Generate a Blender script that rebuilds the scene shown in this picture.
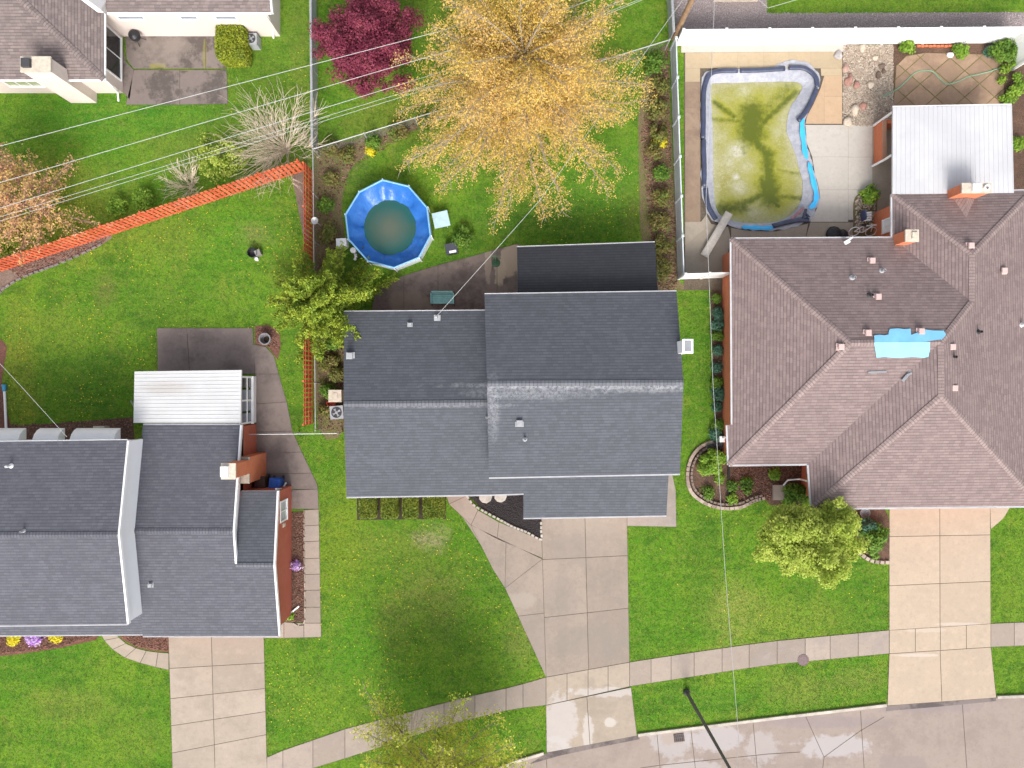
import bpy, bmesh, math, random
import numpy as np
from mathutils import Vector
R_ = math.radians
for o in list(bpy.data.objects):
    bpy.data.objects.remove(o)
SC = bpy.context.scene
COL = SC.collection
rnd = random.Random(7)

# ------------------------------------------------------------------ camera, sky, sun, exposure
CAMZ, GS = 42.0, 0.06            # flying height in metres, metres per photo pixel on the ground
cam = bpy.data.cameras.new("camera")
cam.sensor_width = 36.0
cam.lens = 36.0 * CAMZ / (1024 * GS)
cam.clip_end = 2000
camo = bpy.data.objects.new("camera", cam)
COL.objects.link(camo)
camo.location = (0, 0, CAMZ)
SC.camera = camo

SUN_EL, SUN_AZ = R_(42), R_(177)      # azimuth clockwise from +Y (north is up in the photo)
W = bpy.data.worlds.new("World")
SC.world = W
W.use_nodes = True
wn = W.node_tree.nodes
bg = wn["Background"]
sky = wn.new("ShaderNodeTexSky")
sky.sky_type = 'NISHITA'
sky.sun_disc = False
sky.sun_elevation = SUN_EL
sky.sun_rotation = SUN_AZ
sky.air_density = 1.0
sky.dust_density = 4.0
sky.ozone_density = 1.0
hz = wn.new("ShaderNodeHueSaturation")      # thin bright overcast: the blue is mostly washed out
hz.inputs['Saturation'].default_value = 0.35
W.node_tree.links.new(sky.outputs[0], hz.inputs['Color'])
W.node_tree.links.new(hz.outputs[0], bg.inputs[0])
bg.inputs[1].default_value = 0.15
sl = bpy.data.lights.new("sun", 'SUN')
sl.energy = 1.5
sl.angle = R_(20)
sl.color = (1.0, 0.95, 0.89)
so = bpy.data.objects.new("sun", sl)
COL.objects.link(so)
sd = Vector((math.sin(SUN_AZ) * math.cos(SUN_EL), math.cos(SUN_AZ) * math.cos(SUN_EL), math.sin(SUN_EL)))
so.rotation_euler = sd.to_track_quat('Z', 'Y').to_euler()
so.location = (0, -60, 60)
SC.view_settings.view_transform = 'Standard'
SC.view_settings.look = 'None'
SC.view_settings.exposure = 0.9
SC.view_settings.gamma = 1.0


# ------------------------------------------------------------------ helpers
def P(px, py, z=0.0):
    """metres of a point at height z, measured off the survey photograph"""
    f = (CAMZ - z) / CAMZ * GS
    return ((px - 512) * f, (384 - py) * f, z)


def PZ(px, py, zf):
    """the same on a sloping plane whose height is zf(x, y)"""
    z = 3.0
    for _ in range(12):
        x, y, _z = P(px, py, z)
        z = zf(x, y)
    return P(px, py, z)


def pl(pts, z=0.0):
    return [P(a, b, z) for a, b in pts]


def props(o, label=None, cat=None, group=None, kind=None):
    if label: o['label'] = label
    if cat: o['category'] = cat
    if group: o['group'] = group
    if kind: o['kind'] = kind
    return o


def thing(name, label, cat, loc, group=None):
    o = bpy.data.objects.new(name, None)
    o.empty_display_size = 0.3
    COL.objects.link(o)
    o.location = loc
    return props(o, label, cat, group)


def gloc(o):
    v = Vector(o.location)
    while o.parent:
        o = o.parent
        v += o.location
    return v


class MB:
    def __init__(s):
        s.v, s.f, s.uv, s.mi = [], [], {}, []

    def face(s, pts, mi=0, uv=None):
        i = len(s.v)
        s.v += [tuple(p) for p in pts]
        if uv: s.uv[len(s.f)] = uv
        s.f.append(list(range(i, i + len(pts))))
        s.mi.append(mi)

    def mesh(s, verts, faces, mi=0):
        i = len(s.v)
        s.v += [tuple(p) for p in verts]
        for f in faces:
            s.f.append([i + k for k in f]); s.mi.append(mi)

    def box(s, c, d, rz=0.0, mi=0, top=1.0):
        hx, hy, hz = d[0] / 2, d[1] / 2, d[2] / 2
        cs, sn = math.cos(rz), math.sin(rz)
        vs = []
        for z, k in ((-hz, 1.0), (hz, top)):
            for x, y in ((-hx, -hy), (hx, -hy), (hx, hy), (-hx, hy)):
                vs.append((c[0] + x * k * cs - y * k * sn, c[1] + x * k * sn + y * k * cs, c[2] + z))
        s.mesh(vs, [(3, 2, 1, 0), (4, 5, 6, 7), (0, 1, 5, 4), (1, 2, 6, 5), (2, 3, 7, 6), (3, 0, 4, 7)], mi)

    def prism(s, poly, z0, z1, mi=0, cap=True):
        n = len(poly)
        a = sum(poly[i][0] * poly[(i + 1) % n][1] - poly[(i + 1) % n][0] * poly[i][1] for i in range(n))
        if a < 0: poly = poly[::-1]
        vs = [(p[0], p[1], z0) for p in poly] + [(p[0], p[1], z1) for p in poly]
        fs = [(i, (i + 1) % n, n + (i + 1) % n, n + i) for i in range(n)]
        if cap: fs += [tuple(range(n, 2 * n)), tuple(range(n - 1, -1, -1))]
        s.mesh(vs, fs, mi)

    def tube(s, pts, r, n=6, mi=0, caps=True):
        pts = [Vector(p) for p in pts]
        rs = r if hasattr(r, '__len__') else [r] * len(pts)
        i0 = len(s.v)
        for k, p in enumerate(pts):
            d = (pts[min(k + 1, len(pts) - 1)] - pts[max(k - 1, 0)])
            if d.length < 1e-9: d = Vector((0, 0, 1))
            d.normalize()
            a = d.cross(Vector((0, 0, 1)) if abs(d.z) < .9 else Vector((1, 0, 0))).normalized()
            b = d.cross(a)
            for j in range(n):
                t = 2 * math.pi * j / n
                s.v.append(tuple(p + (a * math.cos(t) + b * math.sin(t)) * rs[k]))
        for k in range(len(pts) - 1):
            for j in range(n):
                s.f.append([i0 + k * n + j, i0 + k * n + (j + 1) % n, i0 + (k + 1) * n + (j + 1) % n, i0 + (k + 1) * n + j]); s.mi.append(mi)
        if caps:
            s.f.append([i0 + j for j in range(n)][::-1]); s.mi.append(mi)
            s.f.append([i0 + (len(pts) - 1) * n + j for j in range(n)]); s.mi.append(mi)

    def lathe(s, c, prof, n=20, mi=0):
        i0 = len(s.v)
        for r, z in prof:
            for j in range(n):
                t = 2 * math.pi * j / n
                s.v.append((c[0] + r * math.cos(t), c[1] + r * math.sin(t), c[2] + z))
        for k in range(len(prof) - 1):
            for j in range(n):
                s.f.append([i0 + k * n + j, i0 + k * n + (j + 1) % n, i0 + (k + 1) * n + (j + 1) % n, i0 + (k + 1) * n + j]); s.mi.append(mi)

    def build(s, name, mats, parent=None, loc=None, smooth=False):
        me = bpy.data.meshes.new(name)
        off = gloc(parent) if parent else (Vector(loc) if loc else Vector((0, 0, 0)))
        me.from_pydata([(v[0] - off.x, v[1] - off.y, v[2] - off.z) for v in s.v], [], s.f)
        if not isinstance(mats, (list, tuple)): mats = [mats]
        for m in mats: me.materials.append(m)
        me.polygons.foreach_set('material_index', s.mi)
        if s.uv:
            ul = me.uv_layers.new(name='UVMap')
            for fi, uv in s.uv.items():
                for k, li in enumerate(me.polygons[fi].loop_indices):
                    ul.data[li].uv = uv[k]
        if smooth: me.polygons.foreach_set('use_smooth', [True] * len(me.polygons))
        me.validate(); me.update()
        o = bpy.data.objects.new(name, me)
        COL.objects.link(o)
        if parent: o.parent = parent
        elif loc: o.location = loc
        return o


def np_mesh(name, verts, nper, mat, parent=None, loc=None, cols=None):
    """mesh out of equal loose faces of nper corners; verts is (N*nper, 3)"""
    off = gloc(parent) if parent else Vector(loc or (0, 0, 0))
    verts = np.asarray(verts, dtype=np.float32) - np.array(off, dtype=np.float32)
    n = len(verts)
    me = bpy.data.meshes.new(name)
    me.vertices.add(n); me.vertices.foreach_set('co', verts.ravel())
    me.loops.add(n); me.loops.foreach_set('vertex_index', np.arange(n, dtype=np.int32))
    me.polygons.add(n // nper); me.polygons.foreach_set('loop_start', np.arange(0, n, nper, dtype=np.int32))
    me.materials.append(mat)
    me.update(calc_edges=True)
    o = bpy.data.objects.new(name, me)
    COL.objects.link(o)
    if parent: o.parent = parent
    elif loc: o.location = loc
    return o


# ------------------------------------------------------------------ materials
class NT:
    def __init__(s, name):
        s.m = bpy.data.materials.new(name)
        s.m.use_nodes = True
        s.t = s.m.node_tree
        s.n, s.l = s.t.nodes, s.t.links
        s.b = s.n['Principled BSDF']
        s.geo = s.n.new('ShaderNodeNewGeometry')

    def link(s, a, b): s.l.new(a, b)

    def noise(s, scale, detail=4, rough=.6, vec=None, dist=0.0):
        n = s.n.new('ShaderNodeTexNoise')
        n.inputs['Scale'].default_value = scale
        n.inputs['Detail'].default_value = detail
        n.inputs['Roughness'].default_value = rough
        n.inputs['Distortion'].default_value = dist
        s.link(vec or s.geo.outputs['Position'], n.inputs['Vector'])
        return n.outputs['Fac']

    def ramp(s, fac, lo, hi, a=0.0, b=1.0):
        n = s.n.new('ShaderNodeMapRange')
        n.inputs[1].default_value, n.inputs[2].default_value = lo, hi
        n.inputs[3].default_value, n.inputs[4].default_value = a, b
        s.link(fac, n.inputs[0])
        return n.outputs[0]

    def mix(s, fac, a, b, mode='MIX'):
        n = s.n.new('ShaderNodeMix')
        n.data_type = 'RGBA'; n.blend_type = mode
        for sock, v in ((n.inputs[0], fac), (n.inputs[6], a), (n.inputs[7], b)):
            if hasattr(v, 'is_linked'): s.link(v, sock)
            elif isinstance(v, (int, float)): sock.default_value = v
            else: sock.default_value = (*v, 1)
        return n.outputs[2]

    def math(s, op, a, b=0.0):
        n = s.n.new('ShaderNodeMath'); n.operation = op
        for k, v in enumerate((a, b)):
            if hasattr(v, 'is_linked'): s.link(v, n.inputs[k])
            else: n.inputs[k].default_value = v
        return n.outputs[0]

    def spot(s, c, r, soft=.5, wob=1.0, wscale=.8):
        """0..1 mask of a ragged patch on the ground around c"""
        vm = s.n.new('ShaderNodeVectorMath'); vm.operation = 'SUBTRACT'
        vm.inputs[1].default_value = (c[0], c[1], 0)
        s.link(s.geo.outputs['Position'], vm.inputs[0])
        sc = s.n.new('ShaderNodeVectorMath'); sc.operation = 'MULTIPLY'
        rx, ry = r if hasattr(r, '__len__') else (r, r)
        sc.inputs[1].default_value = (1 / rx, 1 / ry, 0)
        s.link(vm.outputs[0], sc.inputs[0])
        ln = s.n.new('ShaderNodeVectorMath'); ln.operation = 'LENGTH'
        s.link(sc.outputs[0], ln.inputs[0])
        d = s.math('ADD', ln.outputs['Value'], s.math('MULTIPLY', s.math('SUBTRACT', s.noise(wscale, 4, .65), .5), wob * 2))
        return s.ramp(d, 1.0 + soft * .5, 1.0 - soft * .5)

    def island(s): return s.geo.outputs['Random Per Island']

    def bump(s, h, strength=.5, dist=.02):
        n = s.n.new('ShaderNodeBump')
        n.inputs['Strength'].default_value = strength
        n.inputs['Distance'].default_value = dist
        s.link(h, n.inputs['Height'])
        s.link(n.outputs[0], s.b.inputs['Normal'])

    def done(s, col=None, rough=.85, spec=.3, metal=0.0):
        if col is not None:
            if hasattr(col, 'is_linked'): s.link(col, s.b.inputs['Base Color'])
            else: s.b.inputs['Base Color'].default_value = (*col, 1)
        s.b.inputs['Roughness'].default_value = rough
        s.b.inputs['Specular IOR Level'].default_value = spec
        s.b.inputs['Metallic'].default_value = metal
        return s.m


def plain(name, c, rough=.6, var=.18, scale=3.0, spec=.3, metal=0.0):
    t = NT(name)
    n = t.noise(scale, 5, .65)
    col = t.mix(t.ramp(n, .3, .7), [x * (1 - var) for x in c], [min(1, x * (1 + var)) for x in c])
    return t.done(col, rough, spec, metal)


def concrete(name, c, slab=.16, stain=.25, dark=None, spots=(), rough=.9):
    t = NT(name)
    d = dark or [x * .72 for x in c]
    a = t.mix(t.ramp(t.island(), 0, 1), [x * (1 - slab) for x in c], [x * (1 + slab * .6) for x in c])
    a = t.mix(t.math('MULTIPLY', t.ramp(t.noise(.55, 6, .7), .46, .62), stain * 2.0), a, d)
    a = t.mix(t.math('MULTIPLY', t.ramp(t.noise(4, 6, .75), .5, .66), .35), a, [x * .68 for x in c])
    a = t.mix(t.math('MULTIPLY', t.ramp(t.noise(1.6, 5, .75), .52, .66), .3), a, [min(1, x * 1.22) for x in c])
    a = t.mix(t.ramp(t.noise(45, 3, .7), .35, .7, 0, .3), a, [x * .62 for x in c])
    for (pt, r, col, k) in spots:
        a = t.mix(t.math('MULTIPLY', t.spot(P(*pt), r, .3, 1.0, 1.5), k), a, col)
    t.bump(t.noise(60, 3), .25, .01)
    return t.done(a, rough, .25)


def shingle(name, c1, c2, cm, w=.30, h=.165, mot=.35, contrast=.5, rough=.8, spec=.35, wear=()):
    t = NT(name)
    uv = t.n.new('ShaderNodeUVMap')
    sx = t.n.new('ShaderNodeSeparateXYZ'); t.link(uv.outputs[0], sx.inputs[0])
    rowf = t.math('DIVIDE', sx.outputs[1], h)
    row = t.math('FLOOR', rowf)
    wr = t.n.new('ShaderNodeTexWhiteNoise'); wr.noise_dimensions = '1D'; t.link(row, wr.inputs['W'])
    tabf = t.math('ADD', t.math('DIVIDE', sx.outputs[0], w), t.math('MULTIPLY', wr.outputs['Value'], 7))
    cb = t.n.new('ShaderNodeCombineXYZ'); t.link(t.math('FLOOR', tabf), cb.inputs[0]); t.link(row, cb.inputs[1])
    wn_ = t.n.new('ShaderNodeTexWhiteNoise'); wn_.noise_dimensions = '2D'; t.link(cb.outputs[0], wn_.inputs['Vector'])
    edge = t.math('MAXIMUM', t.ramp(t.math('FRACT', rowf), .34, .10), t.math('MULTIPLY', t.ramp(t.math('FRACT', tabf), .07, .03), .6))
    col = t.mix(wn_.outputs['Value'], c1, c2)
    col = t.mix(edge, col, cm)  # shadow line along each row's lower edge put into the colour, with tab joints
    avg = [(a + b) / 2 for a, b in zip(c1, c2)]
    col = t.mix(t.ramp(t.noise(.5, 6, .75), .46, .62, 0, mot), col, [x * .7 for x in avg])
    col = t.mix(t.ramp(t.noise(1.3, 6, .75), .5, .66, 0, mot), col, [min(1, x * 1.35) for x in avg])
    col = t.mix(t.ramp(t.noise(26, 3, .8), .4, .75, 0, .4), col, [x * 1.45 for x in avg])
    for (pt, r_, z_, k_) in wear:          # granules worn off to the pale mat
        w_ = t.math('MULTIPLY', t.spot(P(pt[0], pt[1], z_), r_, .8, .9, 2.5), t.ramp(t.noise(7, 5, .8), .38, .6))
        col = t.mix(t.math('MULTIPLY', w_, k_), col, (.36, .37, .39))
    t.bump(t.math('ADD', edge, t.math('MULTIPLY', t.noise(40, 2), .5)), -.35, .02)
    return t.done(col, rough, spec)


def brickmat(name, c1, c2, cm):
    t = NT(name)
    # masonry runs along the wall: u = x + y, v = z
    sx = t.n.new('ShaderNodeSeparateXYZ'); t.link(t.geo.outputs['Position'], sx.inputs[0])
    cb = t.n.new('ShaderNodeCombineXYZ')
    t.link(t.math('ADD', sx.outputs[0], sx.outputs[1]), cb.inputs[0]); t.link(sx.outputs[2], cb.inputs[1])
    br = t.n.new('ShaderNodeTexBrick')
    t.link(cb.outputs[0], br.inputs['Vector'])
    for k, v in (('Color1', c1), ('Color2', c2), ('Mortar', cm)): br.inputs[k].default_value = (*v, 1)
    br.inputs['Scale'].default_value = 1; br.inputs['Mortar Size'].default_value = .012
    br.inputs['Brick Width'].default_value = .22; br.inputs['Row Height'].default_value = .075
    col = t.mix(t.ramp(t.noise(2, 5), .4, .7, 0, .35), br.outputs['Color'], [x * .75 for x in c1])
    t.bump(br.outputs['Fac'], -.4, .01)
    return t.done(col, .9, .2)


def siding(name, c, pitch=.11):
    t = NT(name)
    sx = t.n.new('ShaderNodeSeparateXYZ'); t.link(t.geo.outputs['Position'], sx.inputs[0])
    fr = t.math('FRACT', t.math('DIVIDE', sx.outputs[2], pitch))
    col = t.mix(t.ramp(t.noise(1.5, 4), .35, .7, 0, .18), c, [x * .8 for x in c])
    t.bump(fr, -.5, .02)
    return t.done(col, .6, .3)


def leafmat(name, cols, trans=.3, nscale=1.2, k=1.35):
    cols = [tuple(min(.8, v * k) for v in c) for c in cols]
    t = NT(name)
    c = t.mix(t.ramp(t.island(), 0, 1), cols[0], cols[1])
    c = t.mix(t.ramp(t.noise(nscale, 4, .6), .42, .62), c, cols[2])
    r2 = t.math('FRACT', t.math('MULTIPLY', t.island(), 7.31))
    c = t.mix(t.ramp(r2, .55, 1.0, 0, .7), c, cols[3] if len(cols) > 3 else cols[0])
    tr = t.n.new('ShaderNodeBsdfTranslucent')
    t.link(c, tr.inputs[0])
    mx = t.n.new('ShaderNodeMixShader'); mx.inputs[0].default_value = trans
    t.done(c, .6, .25)
    t.link(t.b.outputs[0], mx.inputs[1]); t.link(tr.outputs[0], mx.inputs[2])
    t.link(mx.outputs[0], t.n['Material Output'].inputs[0])
    return t.m


GRASS_SPOTS = [  # photo position, radius (m), colour, strength: patches of differing growth or wear, and some painted shade
    ((105, 292), (.7, .9), (.15, .115, .05), .75), ((60, 210), (4, 2.5), (.22, .22, .035), .7),
    ((430, 592), (1.9, 1.5), (.23, .235, .06), .7), ((445, 615), (.8, 1.4), (.22, .22, .06), .4), ((452, 640), (3.2, 2.0), (.07, .13, .018), .22),  # last entry: street tree's shadow painted into the grass
    ((735, 612), (1.8, 1.6), (.27, .26, .07), .8), ((702, 560), (.8, 3.6), (.05, .13, .014), .6), ((655, 590), (1.6, 3.4), (.085, .21, .014), .7),
    ((800, 620), (3.4, 1.4), (.20, .23, .04), .6), ((870, 600), (1.6, 2.4), (.06, .15, .015), .6), ((775, 652), (4, .5), (.22, .22, .05), .6),
    ((345, 540), (1.6, 3.2), (.20, .235, .025), .65), ((400, 545), (2.4, 1.0), (.19, .21, .04), .6), ((432, 538), (1.0, .7), (.32, .26, .16), .8), ((350, 650), (1.6, 2.6), (.07, .21, .014), .7), ((320, 700), (2.2, 1.6), (.15, .24, .025), .6),
    ((500, 560), (1.2, 2.4), (.07, .15, .018), .6), ((520, 640), (.8, 1.6), (.19, .17, .06), .6), ((395, 620), (1.0, 1.6), (.2, .2, .05), .5),
    ((130, 110), (6, 1.6), (.05, .19, .018), .7), ((200, 150), (3, 1.2), (.17, .19, .04), .6), ((255, 100), (2.2, 5), (.11, .165, .02), .6), ((300, 60), (.7, 4), (.20, .2, .045), .5),
    ((560, 222), (5, 1.2), (.045, .12, .02), .7), ((610, 180), (2.4, 2.6), (.06, .18, .02), .7), ((640, 210), (1, 1.6), (.16, .15, .04), .6), ((500, 10), (8, 2), (.15, .18, .025), .6), ((400, 120), (3, 1.4), (.19, .18, .04), .6), ((355, 30), (2, 1.5), (.06, .22, .02), .6),  # first entry: house shade behind the rear porch painted as dark grass
    ((40, 660), (3, 1.4), (.055, .16, .015), .7), ((75, 705), (2.6, 1.0), (.19, .2, .045), .55), ((140, 740), (2, 1.2), (.17, .23, .03), .5),
    ((800, 690), (2, 1), (.20, .2, .05), .6), ((700, 700), (2.2, .8), (.055, .16, .016), .6), ((860, 680), (1.4, .7), (.22, .2, .06), .6),
    ((20, 370), (1.0, 4), (.25, .23, .035), .65), ((330, 165), (1.8, 1.6), (.12, .1, .055), .8), ((160, 310), (2.4, 2), (.05, .13, .015), .55), ((80, 370), (3, 1.6), (.06, .14, .016), .55), ((230, 230), (3, 1.6), (.08, .22, .016), .65), ((60, 330), (2.2, 1.2), (.18, .22, .03), .6), ((170, 240), (2, 1.2), (.19, .22, .035), .55), ((290, 290), (1, 2.4), (.16, .24, .03), .6), ((255, 235), (.9, .6), (.22, .2, .08), .7),
    ((700, 330), (.6, 2.4), (.05, .15, .016), .6), ((700, 420), (.6, 2), (.07, .17, .017), .6), ((1010, 600), (1, 2.4), (.18, .23, .03), .5), ((900, 5), (6, .35), (.17, .23, .03), .6),
]


def grass_colour(t):
    g1, g2, g3 = (.080, .190, .014), (.138, .236, .020), (.046, .125, .013)
    c = t.mix(t.ramp(t.noise(.22, 5, .6), .44, .56), g1, g2)
    c = t.mix(t.ramp(t.noise(.45, 6, .75, None, .8), .5, .58, 0, .85), c, g3)
    c = t.mix(t.ramp(t.noise(.62, 6, .75, None, .5), .53, .63, 0, .7), c, (.19, .22, .035))
    for (pt, r, col, k) in GRASS_SPOTS:
        c = t.mix(t.math('MULTIPLY', t.spot(P(*pt), r, 1.0, 1.1, 1.3), k), c, col)
    mp = t.n.new('ShaderNodeMapping'); mp.inputs['Scale'].default_value = (.35, 2.6, 1)      # faint mowing lines
    t.link(t.geo.outputs['Position'], mp.inputs['Vector'])
    c = t.mix(t.ramp(t.noise(.9, 3, .6, mp.outputs[0]), .48, .6, 0, .45), c, (.15, .235, .028))
    c = t.mix(t.ramp(t.noise(1.5, 6, .8, None, .6), .51, .6, 0, .5), c, (.04, .105, .013))
    c = t.mix(t.ramp(t.noise(1.9, 6, .8, None, .6), .53, .62, 0, .5), c, (.125, .245, .022))
    c = t.mix(t.ramp(t.noise(2.8, 6, .8), .53, .62, 0, .5), c, (.19, .22, .04))
    c = t.mix(t.ramp(t.noise(3.7, 6, .8, None, .5), .54, .63, 0, .5), c, (.19, .155, .07))
    c = t.mix(t.ramp(t.noise(4.6, 6, .8), .5, .6, 0, .55), c, (.035, .09, .011))
    c = t.mix(t.ramp(t.noise(8, 5, .8), .5, .6, 0, .5), c, (.035, .085, .011))
    c = t.mix(t.ramp(t.noise(10, 5, .8), .54, .63, 0, .6), c, (.17, .29, .04))
    return t.mix(1.0, c, (1.06, 1.13, 1.0), 'MULTIPLY')


def m_grass():
    t = NT('lawn_grass')
    c = grass_colour(t)
    t.bump(t.noise(14, 5, .8), .8, .06)
    return t.done(c, .95, .1)


def m_blades():
    t = NT('grass_blades')
    c = grass_colour(t)
    c = t.mix(t.ramp(t.island(), 0, 1, 0, .4), c, (.16, .27, .03), 'MIX')
    r2 = t.math('FRACT', t.math('MULTIPLY', t.island(), 5.7))
    c = t.mix(t.ramp(r2, .6, 1, 0, .6), c, (.05, .10, .012))
    return t.done(c, .7, .15)


def groundmix(name, cols, s1=1.0, s2=9.0, s3=35, rough=1.0, bump=.8):
    t = NT(name)
    c = t.mix(t.ramp(t.noise(s1, 5, .65), .38, .64), cols[0], cols[1])
    c = t.mix(t.ramp(t.noise(s2, 5, .75), .42, .68, 0, .85), c, cols[2])
    c = t.mix(t.ramp(t.noise(s3, 3, .8), .5, .7, 0, .7), c, cols[3])
    t.bump(t.noise(s2 * 2, 4, .8), bump, .05)
    return t.done(c, rough, .15)


M = {}
M['grass'] = m_grass(); M['blades'] = m_blades()
M['dandelion'] = plain('dandelion', (.62, .47, .03), .7)
M['joint'] = groundmix('joint_dirt', [(.10, .08, .06), (.15, .12, .09), (.07, .055, .045), (.2, .17, .13)])
M['joint_pale'] = groundmix('pale_joint', [(.26, .21, .16), (.3, .25, .19), (.2, .16, .12), (.34, .28, .22)])
TAN = (.305, .250, .207)
M['drive'] = concrete('driveway_concrete', TAN, .12, .3, (.225, .195, .165),
                        [((562, 600), (.34, 4.2), (.215, .185, .155), .25), ((606, 600), (.34, 4.0), (.22, .19, .16), .2), ((575, 548), (1.4, 1.0), (.24, .205, .18), .4), ((590, 640), (2.2, 1.0), (.24, .205, .178), .45), ((530, 640), (1.2, 1.6), (.25, .21, .185), .4), ((560, 600), (1.0, 1.4), (.24, .205, .18), .35), ((520, 600), (.8, .5), (.35, .315, .27), .4)])
M['drive_pale'] = concrete('pale_concrete', (.45, .358, .272), .07, .22, (.375, .305, .235),
                           [((915, 655), (1.3, .09), (.50, .44, .39), .6), ((962, 624), (1.4, .1), (.50, .44, .39), .5), ((930, 630), (1.2, .12), (.5, .43, .37), .4)])
M['drive_left'] = concrete('neighbour_concrete', (.378, .315, .255), .12, .25)
M['walk'] = concrete('sidewalk_concrete', (.345, .285, .237), .22, .35, (.29, .245, .225))
M['apron'] = concrete('apron_concrete', (.37, .307, .245), .07, .3, None,
                      [((560, 722), (1.0, 1.7), (.43, .395, .38), .75), ((556, 745), (.8, .5), (.43, .395, .38), .65), ((606, 692), (1.9, .28), (.43, .395, .375), .7), ((588, 730), (.3, 1.2), (.48, .44, .42), .6), ((610, 722), (.35, .28), (.48, .44, .41), .7)])
M['dark_walk'] = concrete('damp_concrete', (.205, .165, .15), .16, .4, (.12, .098, .092))
M['brown_patio'] = concrete('brown_patio', (.185, .145, .128), .14, .5, (.10, .078, .07),
                            [((500, 272), (.35, .8), (.40, .32, .24), .85), ((511, 258), (.55, 1.1), (.38, .30, .23), .85), ((488, 262), (.2, 1.3), (.34, .27, .21), .6), ((410, 302), (1.3, .6), (.21, .165, .12), .5)])
M['old_patio'] = concrete('weathered_patio', (.20, .165, .15), .16, .9, (.095, .08, .072),
                            [((157, 66), (.5, .15), (.24, .22, .04), .7), ((205, 55), (.12, .9), (.24, .22, .05), .5), ((190, 69.5), (2.4, .07), (.26, .24, .06), .6), ((165, 50), (1.6, .9), (.26, .22, .19), .45)])
M['deck_tan'] = concrete('tan_deck', (.42, .335, .225), .12, .35, (.40, .31, .20))
M['deck_orange'] = concrete('orange_deck', (.47, .33, .215), .1, .25, (.47, .32, .2))
M['deck_brown'] = concrete('stained_deck', (.29, .21, .15), .2, .6, (.22, .155, .115))
M['deck_pale'] = concrete('pale_deck', (.475, .44, .395), .04, .15, (.42, .385, .345))
M['deck_damp'] = concrete('damp_deck', (.35, .30, .24), .12, .35, (.30, .26, .21))
M['road'] = concrete('road_concrete', (.305, .248, .215), .08, .35, (.24, .195, .17),
                     [((835, 746), (2.1, .65), (.37, .34, .335), .85), ((672, 740), (1.2, 1.0), (.37, .34, .335), .7), ((672, 737), (.7, .5), (.33, .27, .235), .9),
                      ((715, 738), (1.6, .8), (.37, .34, .335), .8), ((762, 748), (1.0, .9), (.36, .325, .315), .7), ((690, 768), (1.6, .5), (.37, .335, .325), .7),
                      ((905, 765), (1.4, .6), (.24, .2, .185), .7), ((820, 722), (4, .35), (.24, .2, .2), .6), ((930, 706), (3, .4), (.24, .2, .2), .6)])  # first entry paints a soft cast shadow onto the road
M['gutter_strip'] = concrete('gutter_asphalt', (.20, .165, .155), .1, .6, (.09, .075, .075))
M['kerb'] = plain('kerb_concrete', (.44, .395, .34), .9, .3, 1.2)
M['soil'] = groundmix('soil', [(.05, .04, .028), (.075, .06, .04), (.03, .025, .018), (.12, .095, .065)])
M['mulch_red'] = groundmix('red_mulch', [(.15, .065, .05), (.22, .10, .075), (.06, .03, .025), (.34, .2, .15)], 1, 10, 30)
M['mulch_brown'] = groundmix('brown_mulch', [(.10, .062, .045), (.17, .10, .07), (.045, .03, .025), (.26, .17, .12)], 1, 10, 30)
M['mulch_black'] = groundmix('black_mulch', [(.035, .030, .032), (.055, .047, .048), (.015, .014, .015), (.10, .088, .088)], 1, 10, 30)
M['mulch_grey'] = groundmix('grey_mulch', [(.17, .125, .10), (.24, .18, .145), (.10, .075, .062), (.32, .26, .22)], 1, 9, 26)
M['gravel'] = groundmix('gravel', [(.27, .22, .215), (.34, .28, .27), (.13, .105, .105), (.5, .45, .44)], 1, 14, 22)
M['rockbed'] = groundmix('rock_bed', [(.30, .24, .19), (.38, .31, .25), (.15, .12, .09), (.55, .49, .42)], .8, 7, 20)
M['leaf_litter'] = groundmix('leaf_litter', [(.19, .14, .085), (.13, .15, .035), (.08, .065, .04), (.34, .26, .17)], 1.2, 9, 26)
M['pebble'] = plain('pebble', (.46, .39, .32), .9, .3, 7)
t = NT('rock_stone'); M['rock'] = t.done(t.mix(t.ramp(t.noise(4, 5), .4, .65), t.mix(t.ramp(t.island(), 0, 1), (.13, .10, .075), (.62, .54, .45)), (.36, .29, .23)), .9, .2)
t = NT('path_edge_stone'); M['edging'] = t.done(t.mix(t.ramp(t.island(), 0, 1), (.25, .19, .16), (.44, .36, .30)), .95, .2)
M['edging_pale'] = plain('pale_edge_stone', (.40, .37, .33), .9, .25, 4)
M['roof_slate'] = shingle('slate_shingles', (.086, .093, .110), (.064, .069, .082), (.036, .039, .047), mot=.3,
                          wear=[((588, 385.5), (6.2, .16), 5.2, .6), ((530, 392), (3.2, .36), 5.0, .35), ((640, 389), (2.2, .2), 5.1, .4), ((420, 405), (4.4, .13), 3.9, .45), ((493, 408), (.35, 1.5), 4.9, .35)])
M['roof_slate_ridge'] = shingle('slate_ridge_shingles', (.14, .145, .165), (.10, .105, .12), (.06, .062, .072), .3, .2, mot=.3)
M['roof_shaded'] = shingle('shaded_shingles', (.034, .037, .045), (.027, .029, .036), (.015, .016, .02), mot=.25)  # shade on the rear porch roof put into its near black colour
M['roof_grey'] = shingle('grey_shingles', (.106, .108, .128), (.075, .077, .094), (.042, .044, .053), mot=.35)
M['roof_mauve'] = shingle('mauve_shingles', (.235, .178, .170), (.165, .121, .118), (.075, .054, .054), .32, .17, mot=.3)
M['roof_mauve_cap'] = shingle('mauve_cap_shingles', (.275, .212, .20), (.20, .148, .142), (.10, .073, .071), .4, .17, mot=.35)
M['roof_tan'] = shingle('tan_shingles', (.22, .178, .165), (.125, .10, .097), (.07, .055, .055), .3, .16, mot=.4)
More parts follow.
